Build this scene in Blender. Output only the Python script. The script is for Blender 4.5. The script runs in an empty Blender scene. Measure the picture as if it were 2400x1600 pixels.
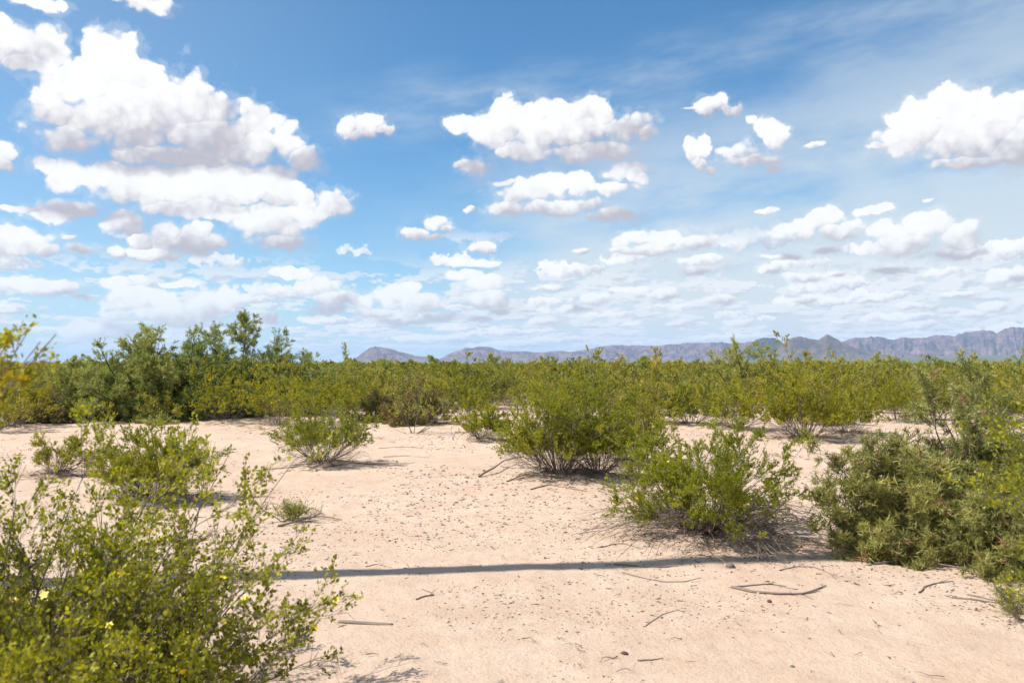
import bpy, math, random
import numpy as np
from mathutils import Vector

# ------------------------------------------------------------------ camera, sky, sun, exposure
S = bpy.context.scene
CAM_H = 1.8
FPX, CX, HY = 1960.0, 1176.0, 836.0            # photo measured on a 2352 x 1568 grid
PITCH = math.atan((HY - 784.0) / FPX)
SUN_EL = math.radians(52)
SUN_TRAVEL = Vector((0.990, 0.141, 0)).normalized()   # direction the shadows run on the ground

cam_data = bpy.data.cameras.new("camera")
cam = bpy.data.objects.new("camera", cam_data)
S.collection.objects.link(cam)
cam.location = (0, 0, CAM_H)
cam.rotation_euler = (math.pi / 2 + PITCH, 0, 0)
cam_data.sensor_width = 36
cam_data.lens = 36 * FPX / 2352
cam_data.clip_end = 90000
cam_data.clip_start = 0.05
cam_data.dof.use_dof = True
cam_data.dof.focus_distance = 13.0
cam_data.dof.aperture_fstop = 4.0
S.camera = cam

S.view_settings.view_transform = 'Standard'
S.view_settings.look = 'None'
S.view_settings.gamma = 1
S.view_settings.use_curve_mapping = False
S.view_settings.exposure = 0.62
S.cycles.max_bounces = 6
S.cycles.diffuse_bounces = 3
S.cycles.transmission_bounces = 4
S.cycles.volume_bounces = 1
S.cycles.use_denoising = True

sun_data = bpy.data.lights.new("sun", 'SUN')
sun_data.energy = 4.5
sun_data.angle = math.radians(0.53)
sun_data.color = (1.0, 0.955, 0.89)
sun = bpy.data.objects.new("sun", sun_data)
S.collection.objects.link(sun)
ray = Vector((SUN_TRAVEL.x * math.cos(SUN_EL), SUN_TRAVEL.y * math.cos(SUN_EL), -math.sin(SUN_EL)))
sun.rotation_euler = ray.to_track_quat('-Z', 'Y').to_euler()


class NT:
    """tiny node helper"""
    def __init__(s, tree):
        s.t = tree; s.n = tree.nodes; s.l = tree.links
    def node(s, kind, **kw):
        n = s.n.new(kind)
        for k, v in kw.items(): setattr(n, k, v)
        return n
    def put(s, sock, v):
        if isinstance(v, bpy.types.NodeSocket): s.l.new(v, sock)
        elif v is not None: sock.default_value = v
    def m(s, op, a, b=None, c=None, clamp=False):
        n = s.node('ShaderNodeMath', operation=op); n.use_clamp = clamp
        s.put(n.inputs[0], a); s.put(n.inputs[1], b); s.put(n.inputs[2], c)
        return n.outputs[0]
    def v(s, op, a, b=None, c=None, out=0):
        n = s.node('ShaderNodeVectorMath', operation=op)
        s.put(n.inputs[0], a); s.put(n.inputs[1], b); s.put(n.inputs[2], c)
        return n.outputs[out]
    def scale(s, a, k):
        n = s.node('ShaderNodeVectorMath', operation='SCALE')
        s.put(n.inputs[0], a); s.put(n.inputs['Scale'], k)
        return n.outputs[0]
    def comb(s, x, y, z=0.0):
        n = s.node('ShaderNodeCombineXYZ')
        s.put(n.inputs[0], x); s.put(n.inputs[1], y); s.put(n.inputs[2], z)
        return n.outputs[0]
    def sep(s, v):
        n = s.node('ShaderNodeSeparateXYZ'); s.put(n.inputs[0], v); return n.outputs
    def step(s, v, a, b, lo=0.0, hi=1.0, kind='SMOOTHSTEP'):
        n = s.node('ShaderNodeMapRange', interpolation_type=kind)
        for i, x in enumerate((v, a, b, lo, hi)): s.put(n.inputs[i], x)
        return n.outputs[0]
    def noise(s, vec, scale, detail=2, rough=0.5, color=False, lac=2.0):
        n = s.node('ShaderNodeTexNoise')
        s.put(n.inputs['Vector'], vec); n.inputs['Scale'].default_value = scale
        n.inputs['Detail'].default_value = detail; n.inputs['Roughness'].default_value = rough
        n.inputs['Lacunarity'].default_value = lac
        return n.outputs[1 if color else 0]
    def voro(s, vec, scale, feature='F1', smooth=None, rand=1.0):
        n = s.node('ShaderNodeTexVoronoi', feature=feature)
        s.put(n.inputs['Vector'], vec); n.inputs['Scale'].default_value = scale
        n.inputs['Randomness'].default_value = rand
        if smooth is not None: n.inputs['Smoothness'].default_value = smooth
        return n
    def mix(s, f, a, b, kind='RGBA', blend='MIX'):
        n = s.node('ShaderNodeMix', data_type=kind)
        n.clamp_factor = False
        if kind == 'RGBA': n.blend_type = blend
        s.put(n.inputs[0], f)
        i = {'RGBA': (6, 7, 2), 'VECTOR': (4, 5, 1), 'FLOAT': (2, 3, 0)}[kind]
        s.put(n.inputs[i[0]], a); s.put(n.inputs[i[1]], b)
        return n.outputs[i[2]]


def px_dir(x, y):
    """photo position -> azimuth, elevation"""
    a = (x - CX) / FPX; b = (784.0 - y) / FPX
    c, s_ = math.cos(PITCH), math.sin(PITCH)
    X, Y, Z = a, c - b * s_, s_ + b * c
    return math.atan2(X, Y), math.atan2(Z, math.hypot(X, Y))

# cumulus puffs: x, y, half width, half height (photo grid) and the large bodies that they belong to
PUFFS = [
 (270,142,78,62),(228,140,44,44),(212,192,54,50),(318,165,52,48),(300,270,190,105),(128,262,58,34),(100,240,26,18),(160,325,66,38),
 (422,250,96,74),(500,258,56,46),(470,320,140,78),(602,272,50,48),(640,330,60,50),(600,340,80,50),(700,368,52,34),(560,352,110,48),(400,365,190,34),
 (175,398,62,34),(112,378,36,20),(232,412,50,34),(150,420,30,26),(668,440,34,26),(700,455,26,16),(520,466,50,34),(600,496,44,34),(700,480,40,28),(455,538,40,30),(388,540,40,28),(330,556,34,24),(500,556,40,22),(660,532,44,26),(740,486,34,22),(300,396,110,26),(440,398,130,26),(560,392,90,24),(470,422,150,30),(600,405,90,34),(330,412,90,26),(290,436,70,34),(350,446,60,36),(420,452,70,36),(500,450,80,34),(585,446,80,34),(640,462,60,28),(400,480,90,24),(520,484,80,28),(460,474,60,26),
 (768,466,54,34),(690,492,66,30),(620,516,100,44),(650,558,86,26),(430,558,104,36),(290,516,64,30),(350,582,86,18),(150,486,84,22),(60,476,60,8),(270,580,26,16),
 (50,550,76,38),(104,572,34,28),(0,548,50,38),(22,350,32,24),(20,376,28,18),(185,570,38,14),(165,545,16,6),
 (50,118,92,46),(104,118,46,46),(0,98,56,46),(60,152,64,22),(84,6,70,20),(300,0,92,16),(362,8,36,16),
 (54,652,62,22),(130,664,58,20),(190,682,34,8),(260,650,34,14),(410,650,50,8),(330,682,76,32),(480,702,64,38),(524,690,38,34),(400,722,120,32),(250,762,110,24),(320,640,26,8),(620,732,24,16),(16,714,24,5),
 (800,294,36,27),(850,289,46,26),(888,302,28,12),(824,312,48,14),
 (1168,254,46,36),(1252,256,46,34),(1340,260,74,38),(1066,286,52,26),(1150,298,110,48),(1280,308,170,58),(1436,298,84,36),(1494,312,34,28),(1350,352,150,30),(1200,345,70,34),(1100,384,50,30),(1070,372,34,12),
 (1434,396,62,22),(1285,416,50,30),(1330,424,40,28),(1240,428,40,28),(1180,452,34,28),(1455,402,34,24),(1120,300,40,34),(1220,262,34,34),(1300,256,40,32),(1385,272,38,32),(1460,290,34,26),(1205,442,76,28),(1164,480,52,24),(1260,482,84,20),(1400,432,74,18),(1424,496,74,22),(1160,420,30,12),(1470,410,26,14),(1080,480,22,8),(1330,470,70,16),
 (1012,516,38,22),(960,540,48,19),(992,546,42,12),(1030,528,22,16),(1110,572,40,14),
 (1090,606,76,12),(1070,632,44,16),(1112,650,50,22),(1124,690,68,26),(1152,712,44,14),(1106,732,40,10),
 (676,624,48,15),(716,655,52,26),(640,668,20,8),(780,690,78,22),(760,712,64,16),(900,676,46,28),(958,700,56,30),(1006,726,56,16),(920,738,80,12),(860,722,64,12),(940,660,30,16),
 (1632,240,30,26),(1655,234,26,24),(1612,248,22,18),(1668,246,20,16),(1688,245,22,14),(1592,250,18,6),(1728,272,14,10),(1598,330,18,20),(1620,345,20,26),(1596,352,14,20),(1626,322,14,14),(1616,386,16,18),(1606,372,12,14),(1702,350,58,26),(1782,310,36,32),(1752,300,20,26),(1730,370,86,18),(1782,390,24,12),(1872,328,22,8),(1640,400,14,10),
 (2112,262,44,30),(2160,250,34,26),(2200,232,40,30),(2262,228,34,30),(2070,310,38,26),(2140,300,44,36),(2330,240,40,32),(2070,280,26,26),(2220,236,70,34),(2312,252,72,38),(2100,322,86,36),(2230,318,130,54),(2345,330,90,50),(2018,338,24,9),(2260,368,110,16),(2420,300,90,60),
 (1880,504,38,30),(1915,492,34,24),(1850,520,34,24),(1960,512,30,22),(2100,510,36,26),(2160,512,38,30),(2220,532,32,28),(2060,540,34,22),(1826,532,60,22),(1932,530,56,26),(2130,520,70,31),(2202,542,48,34),(2080,560,86,30),(2180,582,78,20),(2030,528,48,24),(1900,576,42,12),(2000,480,46,10),(2130,462,14,4),(1760,488,24,8),
 (1450,548,46,18),(1532,545,46,24),(1600,560,56,22),(1480,574,88,14),(1622,600,62,18),(1608,624,46,14),
 (2320,636,50,18),(1268,664,58,10),(1370,690,40,19),(1450,664,46,10),(1526,676,42,16),(1325,712,46,10),(1250,740,40,14),(1334,576,22,8),(1800,592,46,10),(1772,624,34,14),(1850,640,56,14),(1920,634,40,10),(2040,622,50,10),
 (1650,690,34,12),(1700,742,40,12),(1940,742,24,6),(2120,745,40,12),(2280,705,34,12),(2230,720,26,8),(1840,690,36,8),(1560,742,34,10),(2090,700,40,8),(2200,672,40,10),(1990,690,30,8)]
BODIES = [(300,232,320,182),(665,335,95,85),(12,362,50,46),(200,440,150,52),(520,462,260,62),(600,520,230,80),(60,110,110,80),(50,560,110,60),(835,295,90,42),(1270,300,250,115),(1320,450,190,65),(985,530,80,38),
 (1640,240,60,40),(1700,350,120,70),(2240,300,240,115),(2130,545,160,70),(1880,530,110,55),(1530,560,140,40),(1615,605,80,32),(100,660,130,34),(430,700,190,70),(730,670,130,60),(930,700,140,60),
 (1110,670,90,70),(1370,690,60,30),(1500,670,80,24),(340,15,130,40)]

world = bpy.data.worlds.new("World"); S.world = world
world.use_nodes = True
world.node_tree.nodes.clear()
W = NT(world.node_tree)
SKY_K = 0.10
sky = W.node('ShaderNodeTexSky', sky_type='NISHITA')
sky.sun_disc = False
sky.sun_elevation = SUN_EL
sky.sun_rotation = math.atan2(-SUN_TRAVEL.x, -SUN_TRAVEL.y)
sky.altitude = 1200; sky.air_density = 1.0; sky.dust_density = 0.6; sky.ozone_density = 2.0
tc = W.node('ShaderNodeTexCoord')
dirv = W.v('NORMALIZE', tc.outputs['Generated'])
dx, dy, dz = W.sep(dirv)
az = W.m('ARCTAN2', dx, dy)
el = W.m('ARCSINE', dz)
pos = W.comb(az, 0.0, el)
elp = W.m('MAXIMUM', el, 0.0)

# blue base colour, slightly graded like the photograph
blue = W.mix(1.0, sky.outputs[0], (0.44, 0.83, 0.99, 1), blend='MULTIPLY')
# thin high veil and streaks
stv = W.v('MULTIPLY', W.comb(W.m('ADD', az, W.m('MULTIPLY', el, 0.9)), 0.0, W.m('SUBTRACT', el, W.m('MULTIPLY', az, 0.16))), (1.0, 1.0, 3.6))
wisp = W.noise(stv, 3.2, 9, 0.60)
wisp_fine = W.noise(W.v('MULTIPLY', stv, (1.0, 1.0, 1.1)), 9.0, 8, 0.62)
edge = W.m('SUBTRACT', W.m('ADD', 0.235, W.m('MULTIPLY', az, 0.22)), el)      # below this rising line the veil thickens
veil_big = W.m('MULTIPLY', W.step(edge, -0.08, 0.10), W.step(W.m('ADD', az, W.m('MULTIPLY', W.m('SUBTRACT', wisp, 0.5), 0.5)), -0.22, 0.20))
veil = W.m('MULTIPLY', veil_big, W.step(W.m('ADD', wisp, W.m('MULTIPLY', edge, 0.8)), 0.28, 0.66), clamp=True)
band_l = W.m('SUBTRACT', el, W.m('ADD', 0.305, W.m('MULTIPLY', az, 0.135)))
band = W.m('MULTIPLY', W.step(W.m('ABSOLUTE', W.m('ADD', band_l, W.m('MULTIPLY', W.m('SUBTRACT', wisp, 0.5), 0.10))), 0.050, 0.0), W.step(wisp_fine, 0.25, 0.85))
band = W.m('MULTIPLY', band, W.step(az, -0.30, -0.12))
hor = W.m('MULTIPLY', W.m('POWER', W.m('MAXIMUM', W.m('SUBTRACT', 1.0, W.m('MULTIPLY', elp, 3.6)), 0.0), 2.2), 0.62)  # pale air low over the plain
leftpale = W.m('MULTIPLY', W.step(az, 0.0, -0.55), 0.16)
veil_tot = W.m('ADD', W.m('MULTIPLY', veil, 0.74), W.m('ADD', W.m('MULTIPLY', band, 0.46), W.m('ADD', hor, leftpale)), clamp=True)
sky_col = W.mix(veil_tot, blue, (4.75, 5.25, 5.5, 1))

# cloud edges: displaced position
big = W.v('SUBTRACT', W.noise(dirv, 11.0, 3, 0.55, color=True), (0.5, 0.5, 0.5))
fin = W.v('SUBTRACT', W.noise(dirv, 34.0, 8, 0.60, color=True), (0.5, 0.5, 0.5))
amp = W.m('MULTIPLY_ADD', elp, 0.060, 0.006)
pd = W.v('ADD', pos, W.v('ADD', W.scale(big, amp), W.scale(fin, W.m('MULTIPLY_ADD', elp, 0.050, 0.011))))
vor = W.voro(W.v('ADD', dirv, W.scale(fin, 0.02)), 38.0, 'SMOOTH_F1', 0.35)
vor2 = W.voro(W.v('ADD', dirv, W.scale(fin, 0.012)), 95.0, 'SMOOTH_F1', 0.30)
lump = W.m('ADD', W.m('SUBTRACT', vor.outputs['Distance'], 0.42), W.m('MULTIPLY', W.m('SUBTRACT', vor2.outputs['Distance'], 0.42), 0.5))
nfine = W.m('SUBTRACT', W.noise(dirv, 60.0, 6, 0.6), 0.5)

def bodies(items, p):
    """like ellipses, but the bodies run softly into each other"""
    best = sw = sq = None
    for (x, y, a, b) in items:
        A, E = px_dir(x, y); ra, rb = a / FPX, b / FPX
        k = W.v('MULTIPLY_ADD', p, (1 / ra, 0, 1 / rb), (-A / ra, 0, -E / rb))
        ln = W.v('LENGTH', k, out=1)
        w = W.m('POWER', W.m('MAXIMUM', ln, 0.25), -7.0)
        best = ln if best is None else W.m('MINIMUM', best, ln)
        wk = W.scale(k, w)
        sw = w if sw is None else W.m('ADD', sw, w)
        sq = wk if sq is None else W.v('ADD', sq, wk)
    return best, W.scale(sq, W.m('DIVIDE', 1.0, sw))

def ellipses(items, p):
    """nearest ellipse: its normalised distance and the position inside it"""
    best = None; q = None
    for (x, y, a, b) in items:
        A, E = px_dir(x, y)
        ra, rb = a * 1.06 / FPX, b * 1.05 / FPX
        k = W.v('MULTIPLY_ADD', p, (1 / ra, 0, 1 / rb), (-A / ra, 0, -E / rb))
        ln = W.v('LENGTH', k, out=1)
        if best is None: best, q = ln, k
        else:
            t = W.m('LESS_THAN', ln, best)
            q = W.mix(t, q, k, 'VECTOR')
            best = W.m('MINIMUM', best, ln)
    return best, q

def shade_cloud(q, qb):
    """brightness of a lump from where it faces: sun high on the left"""
    def lam(k, wob, d=(-0.50, 0, 0.80)):
        k = W.v('ADD', k, W.scale(fin, wob))
        r2 = W.m('MINIMUM', W.v('DOT_PRODUCT', k, k, out=1), 1.0)
        z = W.m('SQRT', W.m('SUBTRACT', 1.0, r2))
        return W.m('ADD', W.v('DOT_PRODUCT', k, d, out=1), W.m('MULTIPLY', z, 0.32))
    l1 = lam(q, 1.1)
    qb = W.scale(qb, W.m('DIVIDE', 1.0, W.m('MAXIMUM', 1.0, Fb)))
    l2 = lam(qb, 0.55, (-0.26, 0, 0.90))
    both = W.m('ADD', W.m('MULTIPLY', l1, 0.26), W.m('MULTIPLY', l2, 0.92))
    tot = W.mix(W.step(Fb, 1.35, 1.0), l1, both, 'FLOAT')
    return W.m('ADD', tot, W.m('ADD', W.m('MULTIPLY', lump, -0.34), W.m('MULTIPLY', W.m('SUBTRACT', vor2.outputs['Distance'], 0.4), -0.15)))

Fm, Q = ellipses(PUFFS, pd)
Fb, QB = bodies(BODIES, pd)
Fe = W.m('ADD', Fm, W.m('MULTIPLY', lump, 0.62))
Fe = W.m('ADD', Fe, W.m('MULTIPLY', nfine, 0.42))
L = shade_cloud(Q, QB)
soft = W.step(L, -0.5, 0.7, 0.65, 0.22)
alpha = W.step(W.m('DIVIDE', W.m('SUBTRACT', 1.06, Fe), soft), 0.0, 1.0)
fuzz = W.m('MULTIPLY', W.step(W.m('ADD', Fe, W.m('MULTIPLY', W.m('SUBTRACT', W.noise(dirv, 48.0, 7, 0.65), 0.5), 1.6)), 1.26, 0.95), 0.17)
alpha = W.m('MAXIMUM', alpha, fuzz)
lit = W.m('MULTIPLY', W.step(L, -0.42, 0.52), W.m('MULTIPLY_ADD', nfine, 0.40, 0.95), clamp=True)
SH, LT = (3.55, 3.42, 3.85, 1), (6.95, 6.95, 6.95, 1)
ccol = W.mix(lit, SH, LT)
# far, low clouds take on the paleness of the air
ccol = W.mix(W.step(el, 0.10, 0.0, 0.0, 0.30), ccol, (5.2, 5.6, 6.1, 1))

# rows of small far clouds low over the plain, and clouds over the rest of the sky: a cloud layer seen in perspective
def layer(scale_h, off, thr, zadd, thr_soft=0.10):
    inv = W.m('DIVIDE', 1.0, W.m('ADD', elp, zadd))
    pv = W.comb(W.m('MULTIPLY', az, 24.0), off, W.m('MULTIPLY', W.m('LOGARITHM', W.m('ADD', elp, zadd), 2.718), scale_h))
    n1 = W.noise(pv, 1.0, 9, 0.58)
    n2 = W.noise(W.v('ADD', pv, (-0.10, 0, 0.22)), 1.0, 5, 0.55)
    a = W.step(n1, thr, W.m('ADD', thr, thr_soft) if not isinstance(thr, float) else thr + thr_soft)
    s_ = W.step(W.m('SUBTRACT', n1, n2), -0.12, 0.03)
    return a, s_
thr_low = W.step(az, -0.5, 0.4, 0.475, 0.435)
a_low, s_low = layer(9.0, 3.3, thr_low, 0.045, 0.06)
a_low = W.m('MULTIPLY', a_low, W.m('MULTIPLY', W.step(el, 0.135, 0.085), W.step(el, -0.005, 0.015, 0.35, 0.85)))
low_col = W.mix(s_low, (4.1, 4.5, 5.05, 1), (6.25, 6.3, 6.4, 1))
sky_low = W.mix(a_low, sky_col, low_col)
def rows(fx, gz_, off, z0, size, k, hi, lo):
    """small flat based cumulus in receding rows"""
    wob = W.v('SUBTRACT', W.noise(dirv, 55.0 * k, 5, 0.62, color=True), (0.5, 0.5, 0.5))
    lz = W.m('MULTIPLY', W.m('LOGARITHM', W.m('ADD', elp, z0), 2.71828), gz_)
    pv = W.v('ADD', W.comb(W.m('MULTIPLY', az, fx), off, lz), W.scale(wob, 0.85))
    vv = W.voro(pv, 1.0); vv.voronoi_dimensions = '3D'
    loc = W.v('SUBTRACT', pv, vv.outputs['Position']); r_, g_, b_ = W.sep(vv.outputs['Color'])
    lx, ly, lz_ = W.sep(loc)
    lz2 = W.m('MULTIPLY', lz_, W.m('MULTIPLY_ADD', W.m('LESS_THAN', lz_, 0.0), 0.9, 1.25))       # flat foot
    dd = W.v('LENGTH', W.comb(W.m('MULTIPLY', lx, 0.75), W.m('MULTIPLY', ly, 0.8), lz2), out=1)
    rad = W.m('MULTIPLY_ADD', r_, 0.30, size)
    a = W.m('MULTIPLY', W.step(W.m('SUBTRACT', rad, dd), -0.02, 0.07), W.step(g_, 0.15, 0.45))
    s_ = W.step(W.m('ADD', W.m('SUBTRACT', lz_, W.m('MULTIPLY', lx, 0.35)), W.m('MULTIPLY', nfine, 0.3)), -0.28, 0.12)
    fade = W.m('MULTIPLY', W.step(el, hi, hi - 0.04), W.step(el, lo, lo + 0.008))
    return W.m('MULTIPLY', a, fade), s_
a1, s1_ = rows(11.0, 4.2, 1.7, 0.045, 0.19, 1.0, 0.165, 0.010)
sky_low = W.mix(W.m('MULTIPLY', a1, W.step(az, -0.45, 0.1, 0.75, 1.0)), sky_low, W.mix(s1_, (3.75, 4.0, 4.6, 1), (6.9, 6.85, 6.8, 1)))
a2, s2_ = rows(19.0, 5.5, 6.1, 0.035, 0.22, 1.6, 0.095, 0.004)
sky_low = W.mix(W.m('MULTIPLY', a2, 0.9), sky_low, W.mix(s2_, (3.6, 4.0, 4.7, 1), (6.95, 6.9, 6.85, 1)))

# generic clouds elsewhere (behind and beside the camera, overhead)
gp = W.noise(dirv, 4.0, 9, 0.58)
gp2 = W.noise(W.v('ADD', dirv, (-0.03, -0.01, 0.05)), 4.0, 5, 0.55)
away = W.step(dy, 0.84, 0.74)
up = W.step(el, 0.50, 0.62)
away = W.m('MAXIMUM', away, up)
ga = W.m('MULTIPLY', W.step(gp, 0.51, 0.60), away)  # unseen cloud cover widened to whiten the fill light in the shadows
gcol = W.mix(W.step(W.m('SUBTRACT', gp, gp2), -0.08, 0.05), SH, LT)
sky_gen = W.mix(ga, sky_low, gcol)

sky_full = W.mix(alpha, sky_low, ccol)
bg1 = W.node('ShaderNodeBackground'); W.put(bg1.inputs[0], sky_full); bg1.inputs[1].default_value = SKY_K
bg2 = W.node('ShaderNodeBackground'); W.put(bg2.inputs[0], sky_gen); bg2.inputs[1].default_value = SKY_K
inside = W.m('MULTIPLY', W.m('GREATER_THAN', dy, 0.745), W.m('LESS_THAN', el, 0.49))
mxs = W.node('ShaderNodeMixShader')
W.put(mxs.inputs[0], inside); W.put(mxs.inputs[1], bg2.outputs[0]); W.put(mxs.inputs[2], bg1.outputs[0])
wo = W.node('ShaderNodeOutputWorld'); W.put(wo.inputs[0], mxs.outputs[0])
world.cycles.sampling_method = 'MANUAL'; world.cycles.sample_map_resolution = 512

# ------------------------------------------------------------------ helpers
RNG = np.random.default_rng(7)
C = S.collection

def at(x, y, z=0.0):
    """ground point seen at photo position x, y"""
    A, E = px_dir(x, y)
    d = (CAM_H - z) / math.tan(-E)
    return np.array([math.sin(A) * d, math.cos(A) * d])

def at_depth(x, Y):
    return np.array([(x - CX) / FPX * Y, Y])

def _h(ix, iy, s):
    n = (ix.astype(np.int64) * 374761393 + iy.astype(np.int64) * 668265263 + s * 144664511) & 0xffffffff
    n = ((n ^ (n >> 13)) * 1274126177) & 0xffffffff
    return ((n ^ (n >> 16)) & 0xffffff) / float(0xffffff)

def vnoise(x, y, s=0):
    x = np.asarray(x, float); y = np.asarray(y, float)
    ix, iy = np.floor(x), np.floor(y); fx, fy = x - ix, y - iy
    fx = fx * fx * (3 - 2 * fx); fy = fy * fy * (3 - 2 * fy)
    a, b = _h(ix, iy, s), _h(ix + 1, iy, s); c, d = _h(ix, iy + 1, s), _h(ix + 1, iy + 1, s)
    return (a + (b - a) * fx) * (1 - fy) + (c + (d - c) * fx) * fy - 0.5

def fbm(x, y, o=4, s=0, g=0.5):
    r = 0; a = 1.0
    for i in range(o):
        r = r + a * vnoise(x * 2 ** i + 17.3 * i, y * 2 ** i - 9.1 * i, s + i); a *= g
    return r

MOUNDS = []                                      # x, y, height, spread
def ground_z(x, y):
    x = np.asarray(x, float); y = np.asarray(y, float)
    r = np.hypot(x, y)
    z = 0.06 * fbm(x / 3.5, y / 3.5, 3, 5) + 0.018 * fbm(x / 0.6, y / 0.6, 3, 9) + 0.007 * fbm(x / 0.11, y / 0.11, 3, 19) * (r < 40)
    z = z * np.clip((r - 1) / 2, 0.3, 1)
    for (mx, my, mh, ms) in MOUNDS:
        z = z + mh * np.exp(-((x - mx) ** 2 + (y - my) ** 2) / (2 * ms * ms)) * (1 + 0.35 * vnoise(x / 0.25, y / 0.25, 33))
    return z

def link(o, parent=None):
    C.objects.link(o)
    if parent is not None: o.parent = parent
    return o

def mesh_np(name, V, Q, mat, smooth=False):
    me = bpy.data.meshes.new(name)
    V = np.ascontiguousarray(V, np.float32).reshape(-1, 3); Q = np.ascontiguousarray(Q, np.int32)
    k = Q.shape[1]
    me.vertices.add(len(V)); me.vertices.foreach_set('co', V.ravel())
    me.loops.add(Q.size); me.loops.foreach_set('vertex_index', Q.ravel())
    me.polygons.add(len(Q)); me.polygons.foreach_set('loop_start', np.arange(0, Q.size, k, dtype=np.int32))
    if smooth: me.polygons.foreach_set('use_smooth', np.ones(len(Q), bool))
    me.update(calc_edges=True)
    if mat: me.materials.append(mat)
    return me

def tag(o, label=None, cat=None, group=None, kind=None):
    for k, v in (('label', label), ('category', cat), ('group', group), ('kind', kind)):
        if v: o[k] = v
    return o

def norm(a):
    return a / np.maximum(np.linalg.norm(a, axis=-1, keepdims=True), 1e-9)

# ------------------------------------------------------------------ materials
def new_mat(name):
    m = bpy.data.materials.new(name); m.use_nodes = True
    m.node_tree.nodes.clear(); return m, NT(m.node_tree)

def leaf_mat(name, cols, rough=0.55, trans=0.32, scale=3.0, tint=0.0):
    m, N = new_mat(name)
    geo = N.node('ShaderNodeNewGeometry'); tco = N.node('ShaderNodeTexCoord')
    oi = N.node('ShaderNodeObjectInfo')
    r = geo.outputs['Random Per Island']
    ramp = N.node('ShaderNodeValToRGB')
    ramp.color_ramp.elements[0].color = (*cols[0], 1); ramp.color_ramp.elements[1].color = (*cols[-1], 1)
    for i, c in enumerate(cols[1:-1]):
        e = ramp.color_ramp.elements.new((i + 1) / (len(cols) - 1)); e.color = (*c, 1)
    n = N.noise(tco.outputs['Object'], scale, 2, 0.5)
    f = N.m('ADD', N.m('MULTIPLY', r, 0.55), N.m('MULTIPLY', N.step(n, 0.3, 0.7), 0.45), clamp=True)
    N.put(ramp.inputs[0], f)
    tint = N.mix(oi.outputs['Random'], (0.86 - tint, 0.93 - tint * .8, 0.9, 1), (1.14 + tint, 1.05 + tint, 1.0 + tint, 1))
    col = N.mix(1.0, ramp.outputs[0], tint, blend='MULTIPLY')
    p = N.node('ShaderNodeBsdfPrincipled'); N.put(p.inputs['Base Color'], col)
    p.inputs['Roughness'].default_value = rough; p.inputs['Specular IOR Level'].default_value = 0.35
    t = N.node('ShaderNodeBsdfTranslucent'); N.put(t.inputs[0], N.mix(1.0, col, (1.5, 1.5, 0.8, 1), blend='MULTIPLY'))
    mx = N.node('ShaderNodeMixShader'); mx.inputs[0].default_value = trans
    N.put(mx.inputs[1], p.outputs[0]); N.put(mx.inputs[2], t.outputs[0])
    o = N.node('ShaderNodeOutputMaterial'); N.put(o.inputs[0], mx.outputs[0])
    return m

def bark_mat(name, a, b, scale=30):
    m, N = new_mat(name)
    tco = N.node('ShaderNodeTexCoord'); geo = N.node('ShaderNodeNewGeometry')
    n = N.noise(tco.outputs['Object'], scale, 4, 0.6)
    f = N.m('ADD', N.m('MULTIPLY', geo.outputs['Random Per Island'], 0.6), N.m('MULTIPLY', n, 0.4))
    p = N.node('ShaderNodeBsdfPrincipled'); N.put(p.inputs['Base Color'], N.mix(f, (*a, 1), (*b, 1)))
    p.inputs['Roughness'].default_value = 0.85; p.inputs['Specular IOR Level'].default_value = 0.2
    bp = N.node('ShaderNodeBump'); bp.inputs['Strength'].default_value = 0.6; bp.inputs['Distance'].default_value = 0.004
    N.put(bp.inputs['Height'], N.noise(tco.outputs['Object'], scale * 6, 3, 0.6)); N.put(p.inputs['Normal'], bp.outputs[0])
    o = N.node('ShaderNodeOutputMaterial'); N.put(o.inputs[0], p.outputs[0])
    return m

M_CREO = leaf_mat('creosote_leaf', [(0.085, 0.095, 0.008), (0.215, 0.230, 0.012), (0.33, 0.33, 0.018), (0.45, 0.39, 0.030)], trans=0.40)
M_CREO_B = leaf_mat('creosote_leaf_bronze', [(0.075, 0.062, 0.010), (0.22, 0.205, 0.014), (0.38, 0.36, 0.020), (0.54, 0.46, 0.05)], trans=0.36)
M_FIELD = leaf_mat('scrub_leaf', [(0.13, 0.125, 0.028), (0.245, 0.240, 0.036), (0.36, 0.335, 0.048), (0.44, 0.36, 0.08)], tint=0.16)
M_MESQ = leaf_mat('mesquite_leaf', [(0.125, 0.155, 0.045), (0.215, 0.250, 0.075), (0.31, 0.34, 0.11), (0.43, 0.43, 0.16)], scale=1.2)
M_MESQ_L = leaf_mat('mesquite_leaf_pale', [(0.20, 0.22, 0.06), (0.28, 0.31, 0.09), (0.37, 0.40, 0.12), (0.43, 0.42, 0.14)], scale=1.2)
M_THORN = leaf_mat('thorn_green', [(0.12, 0.12, 0.04), (0.23, 0.225, 0.065), (0.35, 0.335, 0.095), (0.50, 0.46, 0.16)], trans=0.20, scale=2.5)
M_THORN_B = leaf_mat('thorn_olive', [(0.13, 0.11, 0.045), (0.17, 0.165, 0.045), (0.24, 0.225, 0.06), (0.31, 0.25, 0.09)], trans=0.15, scale=2.5)
M_DEAD = leaf_mat('dead_thorn', [(0.20, 0.10, 0.05), (0.27, 0.16, 0.08), (0.32, 0.22, 0.12)], trans=0.05)
M_STEM = bark_mat('stem_bark', (0.085, 0.066, 0.052), (0.26, 0.22, 0.185))
M_TWIG = bark_mat('twig_bark', (0.12, 0.088, 0.066), (0.34, 0.27, 0.215))
M_TRUNK = bark_mat('trunk_bark', (0.035, 0.028, 0.022), (0.10, 0.085, 0.07), 12)
M_STICK = bark_mat('dead_wood', (0.13, 0.095, 0.07), (0.32, 0.26, 0.21), 20)
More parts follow.
